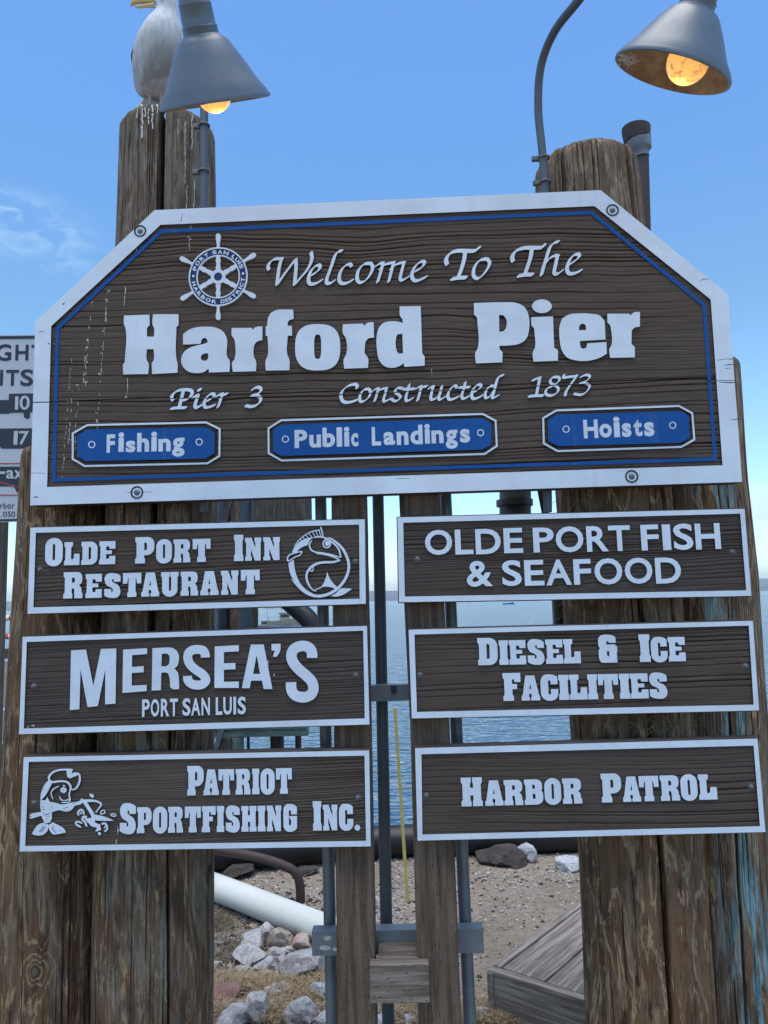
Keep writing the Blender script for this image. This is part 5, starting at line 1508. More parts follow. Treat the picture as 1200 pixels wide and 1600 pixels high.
# parent offset: pB keeps its location
# ================================================================== ground, water, far shore
def ground_h(X, Y):
    base = 0.02 * fbm(X * 1.1 + 3, Y * 1.1, 4) * 2 + 0.008 * fbm(X * 7, Y * 7, 4)
    base = base * np.clip((Y - 1.0) / 1.0, 0.2, 1)
    edge = 5.25 + 0.3 * fbm(X * 0.5, X * 0 + 2, 3)
    drop = np.clip((Y - edge) / 3.2, 0, 1)
    return base - 4.2 * drop ** 0.85
def mono(a, b, n): return np.linspace(a, b, n)
xs_ = np.concatenate([[-60, -30, -15, -8, -5], mono(-3.2, 3.2, 240), [5, 8, 15, 30, 60]])
ys_ = np.concatenate([[-60, -30, -15, -8, -4, -2, 0, 1.2], mono(2.0, 5.6, 190), mono(5.75, 9.5, 14)])
Xg, Yg = np.meshgrid(xs_, ys_)
Zg_ = ground_h(Xg, Yg)
V = np.stack([Xg, Yg, Zg_], -1).reshape(-1, 3)
nx_, ny_ = len(xs_), len(ys_)
idx = np.arange(nx_ * ny_).reshape(ny_, nx_)
Fc = np.stack([idx[:-1, :-1].ravel(), idx[:-1, 1:].ravel(), idx[1:, 1:].ravel(), idx[1:, :-1].ravel()], -1).tolist()
mgd = Mat('gravelly_dirt', 0.95)
p_ = mgd.geo()
a_ = mgd.noise(p_, 1.1, 5, 0.6); b_ = mgd.noise(p_, 26, 6, 0.7); c_ = mgd.voro(p_, 85, out='Color'); e_ = mgd.voro(p_, 85)
f_ = mgd.noise(p_, 130, 4, 0.7)
base = mgd.ramp(a_, [(0.35, (0.19, 0.145, 0.10)), (0.5, (0.29, 0.232, 0.168)), (0.66, (0.37, 0.305, 0.228))])
base = mgd.mix(mgd.ramp(b_, [(0.42, 0.0), (0.7, 0.7)]), base, (0.13, 0.105, 0.082))
bw = mgd.n.new('ShaderNodeRGBToBW'); mgd.l.new(c_, bw.inputs[0])
st_ = mgd.ramp(bw.outputs[0], [(0.25, (0.09, 0.08, 0.07)), (0.5, (0.24, 0.21, 0.17)), (0.8, (0.42, 0.39, 0.34))])
base = mgd.mix(mgd.math('MULTIPLY', mgd.ramp(e_, [(0.25, 0.7), (0.5, 0.0)]), mgd.ramp(b_, [(0.45, 0.0), (0.6, 1.0)])), base, st_)
mgd.col(base)
mgd.bump(b_, 0.022, 0.9); mgd.bump(e_, 0.004, 0.5); mgd.bump(f_, 0.002, 0.5)
GR = mesh('ground', V, Fc, mgd.m, None, smooth=True); tag(GR, kind='structure')

mw = Mat('rippled_sea_water', 0.08)
mw.col((0.008, 0.055, 0.10))
mw.b.inputs['IOR'].default_value = 2.3
p_ = mw.geo()
wv = mw.noise(mw.map((0.85, 2.6, 1), rot=(0, 0, 0.12), vec=p_), 1.0, 1.6, 0.38, 0.5)
wv2 = mw.noise(mw.map((1.5, 4.0, 1), rot=(0, 0, -0.1), vec=p_), 1.5, 1.0, 0.4, 0.5)
mw.bump(wv, 0.20, 1.0); mw.bump(wv2, 0.05, 1.0)
WZ = -3.0
WA = mesh('water', [(-9800, 5, WZ), (9800, 5, WZ), (9800, 9600, WZ), (-9800, 9600, WZ)], [(0, 1, 2, 3)], mw.m); tag(WA, kind='structure')

mh = mat_plain('hazy_headland', (0.10, 0.10, 0.085), 1.0, var=.4, sc=0.002)
def ridge(name, Yd, x0, x1, h, seed, mat):
    n = 160; V, Fc = [], []
    for i in range(n + 1):
        t = i / n; x = x0 + (x1 - x0) * t
        hh = h * (0.45 + 0.9 * (float(fbm(np.array([t * 5 + seed]), np.array([seed * 1.0]), 5)[0]) + 0.35)) * min(1, t * 6, (1 - t) * 6 + .15)
        V += [(x, Yd - 500, WZ - 2), (x, Yd - 180, WZ + hh * 0.6), (x, Yd, WZ + hh), (x, Yd + 900, WZ - 2)]
    for i in range(n):
        for k in range(3): Fc.append((i * 4 + k, (i + 1) * 4 + k, (i + 1) * 4 + k + 1, i * 4 + k + 1))
    o = mesh(name, V, Fc, mat, None, smooth=True); bm_flip(o); tag(o, kind='structure'); return o
ridge('far_hills', 7600, -9000, 9500, 165, 3, mh)
ridge('low_point', 5200, -7000, 4500, 34, 9, mh)
hz = bpy.data.materials.new('sea_haze'); hz.use_nodes = True
hn = hz.node_tree.nodes; hn.clear()
ho = hn.new('ShaderNodeOutputMaterial'); hv = hn.new('ShaderNodeVolumePrincipled')
hv.inputs['Color'].default_value = (0.80, 0.88, 0.96, 1); hv.inputs['Density'].default_value = 0.00012; hv.inputs['Anisotropy'].default_value = 0.2
hz.node_tree.links.new(hv.outputs[0], ho.inputs['Volume'])
v_, f_b = box_vf((0, 5000, 97), (20400, 10600, 206))
HZ = mesh('haze', v_, f_b, hz); tag(HZ, kind='stuff'); bm_flip(HZ)

# ================================================================== rocks, pebbles, dry grass
import bmesh
def rock_mesh(seed, rough=0.26, flat=0.7, sub=3):
    r = random.Random(seed)
    bm = bmesh.new(); bmesh.ops.create_icosphere(bm, subdivisions=sub, radius=1.0)
    planes = []
    for _ in range(11):
        n = Vector((r.gauss(0, 1), r.gauss(0, 1), r.gauss(0, .8))).normalized(); planes.append((n, r.uniform(0.52, 0.85)))
    o3 = Vector((seed * 3.1, seed, 0))
    for v in bm.verts:
        p = v.co.copy()
        for n, d in planes:
            k = p.dot(n) - d
            if k > 0: p -= n * k * 1.0
        p += v.co * (mnoise.noise(v.co * 2.2 + o3) * 0.10 + mnoise.noise(v.co * 5 + o3) * 0.06 + mnoise.noise(v.co * 13 + o3) * 0.03)
        p.z *= flat; v.co = p
    me = bpy.data.meshes.new('rock'); bm.to_mesh(me); bm.free()
    me.polygons.foreach_set('use_smooth', [True] * len(me.polygons)); me.set_sharp_from_angle(angle=math.radians(17))
    return me
def mat_rock(name, c0, c1, c2, seed=0):
    m = Mat(name, 0.9); o = m.tc.outputs['Object']
    p = m.geo()
    a = m.noise(m.map((1, 1, 1), vec=p, loc=(seed, seed, 0)), 9, 6, 0.7); b = m.noise(p, 70, 5, 0.75); d = m.noise(p, 230, 3, 0.7)
    c = m.ramp(a, [(0.30, c0), (0.5, c1), (0.7, c2)])
    c = m.mix(m.ramp(b, [(0.45, 0.0), (0.68, 0.75)]), c, tuple(x * .45 for x in c0))
    c = m.mix(m.ramp(d, [(0.60, 0.0), (0.68, 0.8)]), c, tuple(min(1, x * 1.35) for x in c2))
    m.col(c); m.bump(b, 0.006, 0.9); m.bump(d, 0.002, 0.7); return m.m
R_GREY = mat_rock('speckled_grey_rock', (0.25, 0.245, 0.25), (0.42, 0.41, 0.41), (0.56, 0.54, 0.53))
R_TAN = mat_rock('buff_rock', (0.26, 0.21, 0.17), (0.42, 0.36, 0.30), (0.52, 0.47, 0.42), 3)
R_RED = mat_rock('reddish_rock', (0.17, 0.085, 0.065), (0.27, 0.14, 0.11), (0.36, 0.24, 0.20), 7)
R_ORG = mat_rock('orange_stained_rock', (0.36, 0.34, 0.33), (0.46, 0.42, 0.40), (0.50, 0.20, 0.11), 9)
R_DARK = mat_rock('dark_brown_rock', (0.030, 0.024, 0.020), (0.060, 0.048, 0.042), (0.11, 0.095, 0.085), 5)
R_PALE = mat_rock('pale_rock', (0.33, 0.34, 0.36), (0.45, 0.46, 0.48), (0.55, 0.55, 0.56), 6)
RM = [rock_mesh(i) for i in range(9)]
def rock(px, py_bot, wpx, hpx, mat, k, label, cat='rock', rot=0.0, sink=0.25, grp='loose rocks on the dirt behind the posts', dy=0.0):
    g = onZ(px, py_bot, 0.0)
    sc = wpx / F_PX * (g - CAM).dot(FWD) / 2
    hz = hpx / wpx
    me = RM[k % len(RM)].copy(); me.materials.clear(); me.materials.append(mat)
    o = bpy.data.objects.new('rock', me)
    o.scale = (sc * 1.2, sc * 0.95, sc * hz * 1.45); o.rotation_euler = (0, 0, rot)
    o.location = (g.x, g.y + sc * 0.45 + dy, sc * hz * (0.95 - sink * 1.2))
    COL.objects.link(o)
    return tag(o, label, cat, grp)
rocks = [
 (415, 1471, 36, 30, R_GREY, 0, 'narrow grey rock just under the white pipe, left of the buff one'),
 (439, 1483, 40, 34, R_TAN, 1, 'buff rounded rock touching the underside of the white pipe'),
 (472, 1486, 38, 26, R_ORG, 2, 'rock with orange stains beside the left end of the steel strut'),
 (394, 1488, 52, 34, R_GREY, 3, 'long pale grey rock leaning up to the buff one'),
 (386, 1513, 52, 34, R_GREY, 4, 'speckled grey rock in front of the long pale one'),
 (377, 1524, 28, 16, R_PALE, 5, 'small white-grey rock at the left foot of the pile of rocks'),
 (415, 1520, 36, 24, R_PALE, 6, 'small pale rock between the speckled one and the big slab'),
 (430, 1502, 34, 20, R_GREY, 7, 'flat grey rock behind the big slanted slab'),
 (472, 1532, 74, 54, R_GREY, 8, 'big slanted grey slab with a brown broken side'),
 (338, 1520, 20, 20, R_TAN, 1, 'small rock half hidden by the left pile'),
 (345, 1573, 62, 30, R_RED, 2, 'flat dull red rock beside the left pile'),
 (398, 1600, 50, 50, R_GREY, 3, 'upright dark speckled rock right of the red one'),
 (360, 1615, 56, 42, R_GREY, 4, 'grey rock below the red one at the picture edge'),
 (432, 1562, 48, 24, R_GREY, 5, 'low grey rock sunk in dry grass under the slab'),
 (425, 1580, 24, 18, R_TAN, 6, 'small pinkish rock in front of the low sunk one'),
 (468, 1602, 66, 40, R_GREY, 7, 'broad mottled rock at the lower edge left of the steel pipe'),
 (503, 1566, 38, 36, R_PALE, 8, 'pale rock tucked against the left steel pipe'),
 (512, 1612, 50, 30, R_GREY, 0, 'grey rock behind the foot of the left steel pipe'),
 (495, 1508, 20, 12, R_RED, 1, 'tiny reddish rock under the strut'),
 (600, 1615, 40, 26, R_GREY, 2, 'grey rock at the foot of the middle steel pipe'),
 (640, 1608, 30, 22, R_PALE, 3, 'light rock between the square posts below the block'),
 (752, 1600, 44, 26, R_PALE, 4, 'pale rock right of the right steel pipe, before the box'),
 (748, 1574, 28, 22, R_GREY, 5, 'small grey rock behind the pale one near the box corner'),
 (830, 1606, 40, 20, R_PALE, 6, 'half buried rock against the lower side of the wooden box'),
 (590, 1420, 16, 20, R_ORG, 7, 'small orange stone right of the left square post'),
]
for (a, b, c, d, m_, k, lb) in rocks: rock(a, b, c, d, m_, k, lb, rot=random.uniform(0, 6))
# bigger riprap along the bank
for (a, b, c, d, m_, k, lb, dy) in [
 (790, 1360, 84, 34, R_DARK, 0, 'big dark brown boulder below the black pipe at right', .05),
 (826, 1360, 34, 38, R_PALE, 4, 'white-edged rock wedged against the big dark boulder', .1),
 (890, 1362, 46, 28, R_PALE, 5, 'pale boulder beside the right pile under the black pipe', .0),
 (870, 1352, 60, 40, R_RED, 6, 'rusty brown boulder in the shade of the black pipe', .35),
 (742, 1350, 50, 24, R_DARK, 7, 'dark rock left of the big brown boulder', .3),
 (358, 1392, 60, 26, R_DARK, 8, 'dark rock behind the white pipe at left', .2),
 (640, 1352, 60, 14, R_DARK, 1, 'low dark rock under the pipe between the posts', .2),
 (470, 1392, 40, 12, R_DARK, 2, 'flat dark rock under the rusty bent pipe', .25)]:
    rock(a, b, c, d, m_, k, lb, cat='boulder', rot=random.uniform(0, 6), grp='riprap rocks along the bank', dy=dy)
# riprap on the bank slope down to the water: stays a heap
Vv, Ff = [], []
r = random.Random(8)
tmpl = [([tuple(v.co) for v in me.vertices], [tuple(p.vertices) for p in me.polygons]) for me in [rock_mesh(40 + i, sub=2) for i in range(5)]]
def scatter(tm, P, S, rotz, V, Fc):
    c, s = math.cos(rotz), math.sin(rotz); b = len(V)
    v, f = tm
    for q in v: V.append((P[0] + (q[0] * c - q[1] * s) * S[0], P[1] + (q[0] * s + q[1] * c) * S[1], P[2] + q[2] * S[2]))
    for q in f: Fc.append(tuple(i + b for i in q))
for i in range(420):
    x = r.uniform(-9, 9); y = r.uniform(5.3, 8.9); s = r.uniform(.18, .42)
    z = float(ground_h(np.array([x]), np.array([y]))[0])
    scatter(tmpl[i % 5], (x, y, z + s * .1), (s, s * .9, s * .8), r.uniform(0, 6), Vv, Ff)
o = mesh('riprap', Vv, Ff, R_DARK); tag(o, kind='stuff'); o['label'] = 'bank of dumped rock sloping down to the water'
# pebbles
tp = []
for i in range(4):
    bm = bmesh.new(); bmesh.ops.create_icosphere(bm, subdivisions=1, radius=1.0)
    for v in bm.verts: v.co *= random.uniform(.7, 1.15); v.co.z *= .6
    tp.append(([tuple(v.co) for v in bm.verts], [tuple(q.index for q in f.verts) for f in bm.faces])); bm.free()
def pebbles(nm, n, mat, smin, smax, seed, label):
    V, Fc = [], []
    r = random.Random(seed)
    for i in range(n):
        px = r.uniform(320, 930); py = r.uniform(1335, 1620) if r.random() < .5 else r.uniform(1335, 1450)
        g = onZ(px, py, 0)
        dens = float(fbm(np.array([g.x * 1.7 + 9]), np.array([g.y * 1.7]), 3)[0])
        if px > 730 and dens < r.uniform(-.25, .25): continue
        s = r.uniform(smin, smax) * (0.6 + r.random() ** 3 * 1.6)
        z = float(ground_h(np.array([g.x]), np.array([g.y]))[0])
        scatter(tp[i % 4], (g.x, g.y, z + s * .15), (s, s * r.uniform(.6, 1), s), r.uniform(0, 6), V, Fc)
    o = mesh(nm, V, Fc, mat); tag(o, kind='stuff'); o['label'] = label
pebbles('pebbles', 6000, R_TAN, .003, .0075, 4, 'buff pebbles strewn over the dirt')
pebbles('gravel', 5000, R_GREY, .003, .0085, 5, 'grey gravel strewn over the dirt')
pebbles('dark_gravel', 4500, R_DARK, .003, .0075, 6, 'dark gravel strewn over the dirt')
tr = [([tuple(v.co) for v in me.vertices], [tuple(p.vertices) for p in me.polygons]) for me in [rock_mesh(70 + i, sub=2) for i in range(5)]]
def rubble(nm, n, mat, seed, region, smin, smax, label):
    V, Fc = [], []; r = random.Random(seed)
    for i in range(n):
        g = onZ(r.uniform(region[0], region[1]), r.uniform(region[2], region[3]), 0)
        s = r.uniform(smin, smax); z = float(ground_h(np.array([g.x]), np.array([g.y]))[0])
        scatter(tr[i % 5], (g.x, g.y, z + s * .2), (s, s * r.uniform(.6, 1), s * .8), r.uniform(0, 6), V, Fc)
    o = mesh(nm, V, Fc, mat); tag(o, kind='stuff'); o['label'] = label
rubble('grey_rubble', 240, R_GREY, 21, (335, 520, 1460, 1620), .008, .036, 'small grey rubble between the rocks')
rubble('buff_rubble', 110, R_TAN, 22, (335, 760, 1440, 1620), .006, .020, 'small buff rubble between the rocks')
rubble('dark_rubble', 130, R_DARK, 23, (335, 520, 1385, 1500), .006, .020, 'dark debris around the white pipe')
rubble('pale_chips', 150, R_PALE, 24, (335, 900, 1345, 1450), .004, .011, 'pale stone chips on the dirt')
# dry grass
def grass(nm, spots, n, mat, seed, label, hmax=.07):
    V, Fc = [], []
    r = random.Random(seed)
    for i in range(n):
        cx_, cy_, rx, ry = r.choice(spots)
        g = onZ(r.gauss(cx_, rx), r.gauss(cy_, ry), 0)
        h = r.uniform(.015, hmax); a = r.uniform(0, 6.28); lean = r.uniform(.4, 1.6)
        d = Vector((math.cos(a) * lean, math.sin(a) * lean, 1)).normalized() * h
        s = Vector((-math.sin(a), math.cos(a), 0)) * .0014
        z = float(ground_h(np.array([g.x]), np.array([g.y]))[0])
        g = Vector((g.x, g.y, z - .002 + r.uniform(0, .02)))
        m1 = g + d * .55 + Vector((0, 0, h * .1)); e = g + d + Vector((math.cos(a), math.sin(a), -.6)) * h * .25
        b0 = len(V); V += [g - s, g + s, m1 + s * .8, m1 - s * .8, e]
        Fc += [(b0, b0 + 1, b0 + 2, b0 + 3), (b0 + 3, b0 + 2, b0 + 4)]
    o = mesh(nm, V, Fc, mat); tag(o, kind='stuff'); o['label'] = label
mgs = Mat('dry_straw', 0.85)
mgs.col(mgs.ramp(mgs.noise(mgs.geo(), 60, 4, 0.7), [(0.3, (0.20, 0.13, 0.075)), (0.5, (0.38, 0.28, 0.16)), (0.7, (0.52, 0.43, 0.28))]))
grass('dry_grass', [(400, 1545, 34, 7), (450, 1562, 34, 9), (360, 1548, 22, 9), (480, 1555, 22, 12), (340, 1585, 12, 12), (440, 1590, 40, 8), (500, 1535, 10, 25), (650, 1585, 20, 10), (630, 1600, 30, 10), (745, 1590, 12, 8), (780, 1605, 20, 6)], 16000, mgs.m, 2, 'dry straw-coloured grass between the rocks')
mlt = Mat('dead_litter', 0.9); mlt.col(mlt.ramp(mlt.noise(mlt.geo(), 50, 4, 0.7), [(0.35, (0.07, 0.06, 0.035)), (0.65, (0.20, 0.16, 0.09))]))
grass('plant_litter', [(365, 1475, 25, 14), (345, 1440, 12, 10), (370, 1500, 18, 12), (350, 1530, 18, 8)], 2600, mlt.m, 6, 'dark dead plant litter below the white pipe', .03)

# ================================================================== pipes on the ground
M_BLACKP = mat_plain('black_polyethylene', (0.007, 0.008, 0.010), 0.5, var=.3)
a = onZ(-200, 1392, 0); b = onZ(340, 1368, 0); c = onZ(600, 1347, 0); d = onZ(905, 1337, 0); e = onZ(1500, 1310, 0)
rp = 0.095
o = tube('black_pipe', catmull([p + Vector((0, rp, rp)) for p in (a, b, c, d, e)], 8), rp, M_BLACKP, None, 36)
tag(o, 'large black plastic pipe lying along the top of the bank', 'pipe')
for i, xx in enumerate((463, 476, 850, 875)):      # droppings running down the black pipe
    pass
_mp = Mat('white_pvc_plastic', 0.38)
_g = _mp.geo()
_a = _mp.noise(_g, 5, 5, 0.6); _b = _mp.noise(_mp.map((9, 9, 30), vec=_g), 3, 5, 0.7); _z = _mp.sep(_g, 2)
_c = _mp.mix(_mp.ramp(_a, [(0.4, 0.0), (0.7, 0.6)]), (0.66, 0.67, 0.62), (0.55, 0.57, 0.49))
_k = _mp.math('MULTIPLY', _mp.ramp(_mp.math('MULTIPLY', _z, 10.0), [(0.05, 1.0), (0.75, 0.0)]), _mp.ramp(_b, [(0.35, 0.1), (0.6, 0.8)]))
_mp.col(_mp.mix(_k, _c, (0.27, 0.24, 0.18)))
M_PVC = _mp.m
p1 = onZ(500, 1474, 0); p0 = onZ(300, 1392, 0); dr = (p0 - p1).normalized()
rv = 0.068
st = p1 - dr * 0.10
pv = [p1 - dr * 0.16, p1 - dr * .05, p1, p0, p0 + dr * 0.9]
o = tube('white_pipe', [p + Vector((0, 0, rv + 0.002)) for p in pv], rv, M_PVC, None, 40)
tag(o, 'fat white plastic pipe slanting down onto the rocks', 'pipe')
M_RUST = mat_metal('brown_rusty_pipe', (0.045, 0.033, 0.032), 0.2, 0.65, (0.075, 0.05, 0.045), 0.7, 1.5, rust=.25)
g1 = onZ(470, 1408, 0); gy = g1.y
tube_pts = catmull([onY(300, 1322, gy + .1), onY(350, 1330, gy + .06), onY(400, 1339, gy + .02), onY(437, 1350, gy), onY(460, 1362, gy), onY(468, 1380, gy), g1 + Vector((0, 0, -.03))], 7)
o = tube('rusty_pipe', tube_pts, 0.0245, M_RUST, None, 24)
tag(o, 'rusty brown pipe that bends down into the dirt in front of the black pipe', 'pipe')
o = tube('yellow_stake', [onZ(637, 1411, 0) + Vector((0, 0, -.08)), onZ(637, 1411, 0), onY(617, 1106, onZ(637, 1411, 0).y - 0.05)], 0.0088, mat_plain('yellow_fibreglass', (0.50, 0.42, 0.13), 0.5), None, 14)
tag(o, 'thin yellow rod stuck in the dirt, leaning in the gap between the posts', 'stake')

# ================================================================== wooden box with a planked lid
hB = 0.19
c0 = onZ(762, 1512, hB)          # near corner
cb = onZ(907, 1405, hB)          # far left corner
cf = onZ(917, 1562, hB)          # along the front
eb = (cb - c0); eb.z = 0; ef = (cf - c0); ef.z = 0
ub, uf = eb.normalized(), ef.normalized()
uf = (uf - ub * uf.dot(ub) * 1.0).normalized()
Lb, Lf = eb.length + 0.05, 1.05
BX = empty('wooden_box', (c0.x, c0.y, 0), 'low grey wooden box with a lid of planks on the dirt at right', 'box')
def obox(name, o0, lb, lf, z0, z1, mat, parent, bev=.004):
    pts = [o0, o0 + uf * lf, o0 + uf * lf + ub * lb, o0 + ub * lb]
    V = [Vector((p.x, p.y, z0)) for p in pts] + [Vector((p.x, p.y, z1)) for p in pts]
    ctr = sum(V, Vector()) / 8
    # local frame so that the grain follows the plank
    ang = math.atan2(ub.y, ub.x) if lb >= lf else math.atan2(uf.y, uf.x)
    Rm = Matrix.Rotation(-ang, 3, 'Z')
    Vl = [Rm @ (v - ctr) for v in V]
    me_o = mesh(name, Vl, [(0, 3, 2, 1), (4, 5, 6, 7), (0, 1, 5, 4), (1, 2, 6, 5), (2, 3, 7, 6), (3, 0, 4, 7)], mat, None, loc=ctr)
    me_o.rotation_euler = (0, 0, ang)
    if parent: set_parent(me_o, parent)
    add_bevel(me_o, bev); bm_flip(me_o)
    return me_o
t_ = 0.035
obox('side_board', c0 + ub * 0.0, t_, Lf, 0.0, hB - .004, M_OLD, BX)                    # long front
obox('side_board', c0 + ub * (Lb - t_), t_, Lf, 0.0, hB - .004, M_OLD, BX)
obox('end_board', c0 + ub * (t_ + .001), Lb - 2 * t_ - .002, t_, 0.0, hB, M_OLD, BX)
obox('end_board', c0 + ub * (t_ + .001) + uf * (Lf - t_), Lb - 2 * t_ - .002, t_, 0.0, hB, M_OLD, BX)
pw = 0.178; x_ = t_ + .004; i = 0
while x_ < Lf - t_ - .02:
    w_ = min(pw, Lf - t_ - .004 - x_)
    obox('lid_plank', c0 + ub * (t_ + .006) + uf * x_, Lb - 2 * t_ - .012, w_, hB - .030, hB - .006 + random.uniform(-.002, .002), M_OLD, BX)
    x_ += w_ + .006
# corner post and droppings
obox('corner_post', c0 - uf * .004 - ub * .004, .03, .03, -0.02, hB - .012, M_OLD, BX)

# ================================================================== things behind the signs
# length and load limit sign at far left
YT = 3.05
TS = empty('load_limit_sign', onY(20, 1300, YT), 'white truck load limit sign half hidden behind the left of the welcome sign', 'sign')
M_SW = mat_plain('white_reflective_sheet', (0.46, 0.49, 0.53), 0.45, var=.04, sc=3)
M_SK = mat_plain('black_sign_print', (0.014, 0.019, 0.032), 0.5)
M_SR = mat_plain('red_sign_print', (0.36, 0.03, 0.06), 0.5)
def tpl(P, y0, mat, nm, depth=.0012, subs=()):
    P2, tr = flat_union(P, subs); return prism(nm, P2, tr, mat, TS, y0, depth, plane=YT)
tpl([[(-320, 525), (95, 523), (95, 813), (-320, 826)]], 0.0, M_SW, 'sign_plate', .004)
tpl([[(-318, 529), (93, 524.2), (93, 528.8), (-318, 534)]], -.0015, M_SK, 'printed_line')
tpl([[(-318, 819.5), (93, 809), (93, 812), (-318, 823.5)]], -.0015, M_SK, 'printed_line')
tpl([[(-318, 565 + 158.7), (93, 723.5), (93, 725), (-318, 725.5)]], -.0015, M_SR, 'printed_line')
tpl([[(-318, 772), (93, 773), (93, 774.5), (-318, 774)]], -.0015, M_SR, 'printed_line')
def tl_(ch, a, b, t, u, off, mat, y0=-.0016):
    s = 9.41; font_letter(ch, off, a / s, b / s, 510 + t / s, 510 + u / s, mat, TS, y0=y0, depth=.0008, slope=-.002, plane=YT)
for ch, a, b, t, u, o_ in [('G',-60,168,262,508,.022),('H',228,420,270,500,.022),('T',462,640,272,500,.022),('I',0,45,640,870,.022),('T',90,280,640,872,.022),('S',302,490,630,878,.022),('M',-330,-60,640,872,.022)]:
    tl_(ch, a, b, t, u, o_, M_SK)
s = 9.41
tpl([crop(0, 510, s, [(-400,1090),(20,1082),(35,1085),(130,1080),(132,990),(460,985),(700,985),(700,1262),(440,1262),(440,1340),(420,1358),(380,1355),(352,1330),(345,1268),(150,1272),(128,1285),(-400,1285)])], -.0013, M_SK, 'truck_silhouette')
for ch, a, b, t, u in [('1',225,272,1030,1225),('0',292,440,1018,1228)]: tl_(ch, a, b, t, u, .014, M_SW, -.0022)
tpl([crop(0, 670, s, [(-400,0),(700,-10),(700,290),(30,292),(0,262),(-400,262)])], -.0013, M_SK, 'truck_silhouette')
def tl2(ch, a, b, t, u, off, mat, y0=-.0016): font_letter(ch, off, a / s, b / s, 670 + t / s, 670 + u / s, mat, TS, y0=y0, depth=.0008, slope=-.002, plane=YT)
tl2('1', 205, 262, 32, 235, .014, M_SW, -.0022); tl2('7', 280, 425, 35, 235, .014, M_SW, -.0022)
tpl([crop(0, 670, s, [(-400,560),(700,552),(700,860),(330,900),(325,935),(250,935),(222,880),(200,848),(-400,845)])], -.0013, M_SK, 'truck_silhouette')
tl2('a', 95, 208, 608, 735, .02, M_SW, -.0022); tl2('x', 212, 330, 608, 735, .02, M_SW, -.0022)
tpl([crop(0, 670, s, [(-60,630),(78,628),(78,665),(-60,667)])], -.0022, M_SW, 'printed_dash', .0008)
tpl([crop(0, 670, s, [(-300,690),(-10,775),(280,850),(280,868),(-10,795),(-300,710)])], -.0024, M_SR, 'printed_line', .0008)
for ch, a, b, t, u in [('r',5,40,1112,1172),('b',52,102,1090,1172),('o',112,165,1110,1174),('r',182,212,1112,1172),('D',262,330,1090,1172),('0',45,100,1215,1293),('5',112,160,1215,1293),('0',168,222,1215,1293)]:
    tl2(ch, a, b, t, u, -.004, M_SK)
tl2('.', 12, 24, 1282, 1294, .0, M_SK)
box('sign_post', tuple(onY(-62, 532, YT + .012)), (onY(-6, 900, YT + .012).x, YT + .10, -0.3), mat_timber('post_timber', (0.13, 0.10, 0.07), (0.22, 0.17, 0.12), 'Z', incise=False), TS, .004)

# pier deck running away at the left, planks across
dk_o = Vector((-2.35, 4.75, 0.03)); dk_u = Vector((-0.425, 0.905, 0)).normalized(); dk_w = Vector((-dk_u.y, dk_u.x, 0))
DK = empty('pier_deck', dk_o, 'old timber pier deck with worn pale blue stripes running away at far left', 'deck')
M_DECK = mat_timber('deck_plank', (0.11, 0.085, 0.065), (0.22, 0.185, 0.155), 'X', incise=False, src='obj')
M_STRIPE = mat_paint('faded_blue_white_stripe', (0.34, 0.42, 0.50), dirt=(0.14, 0.12, 0.11), amt=1.0, seed=3)
pm = {}
def deck_piece(i, s0, wd, ln, mat, z, nm):
    key = (nm, mat.name)
    if key not in pm:
        v, f = box_vf((0, 0, 0), (ln, wd, .07 if nm == 'plank' else .004))
        me = bpy.data.meshes.new(nm); me.from_pydata(v, [], f); me.materials.append(mat); pm[key] = me
    o = bpy.data.objects.new(nm, pm[key]); COL.objects.link(o)
    p = dk_o + dk_u * s0 + dk_w * (ln / 2 - .1)
    o.location = Vector((p.x, p.y, z)); o.rotation_euler = (0, 0, math.atan2(dk_w.y, dk_w.x)); set_parent(o, DK)
for i in range(70):
    deck_piece(i, .15 + i * .305, .292, 4.6, M_DECK, 0.0 + random.uniform(-.004, .004), 'plank')
for i, s0 in enumerate((0.75, 1.9, 3.4, 5.6, 9.0)):
    v = [Vector((a_ + random.uniform(-.05, .05), b_, 0)) for a_, b_ in ((-2.3, -.10), (-1, -.14), (0, -.10), (1.2, -.13), (2.3, -.09), (2.3, .10), (1, .13), (0, .09), (-1, .13), (-2.3, .1))]
    o = mesh('painted_stripe', v + [q + Vector((0, 0, .003)) for q in v], [tuple(range(9, -1, -1)), tuple(range(10, 20))] + [(k, (k + 1) % 10, 10 + (k + 1) % 10, 10 + k) for k in range(10)], M_STRIPE)
    p = dk_o + dk_u * s0 + dk_w * 2.2; o.location = Vector((p.x, p.y, .041)); o.rotation_euler = (0, 0, math.atan2(dk_w.y, dk_w.x) - 0.25); set_parent(o, DK)
    bm_flip(o)
for kx in range(8):
    for side in (0.15, 4.3):
        p = dk_o + dk_u * (0.6 + kx * 2.9) + dk_w * side
        tube('deck_pile', [Vector((p.x, p.y, -4.5)), Vector((p.x, p.y, -2)), Vector((p.x, p.y, -.04))], .16, M_DECK, DK, 14)
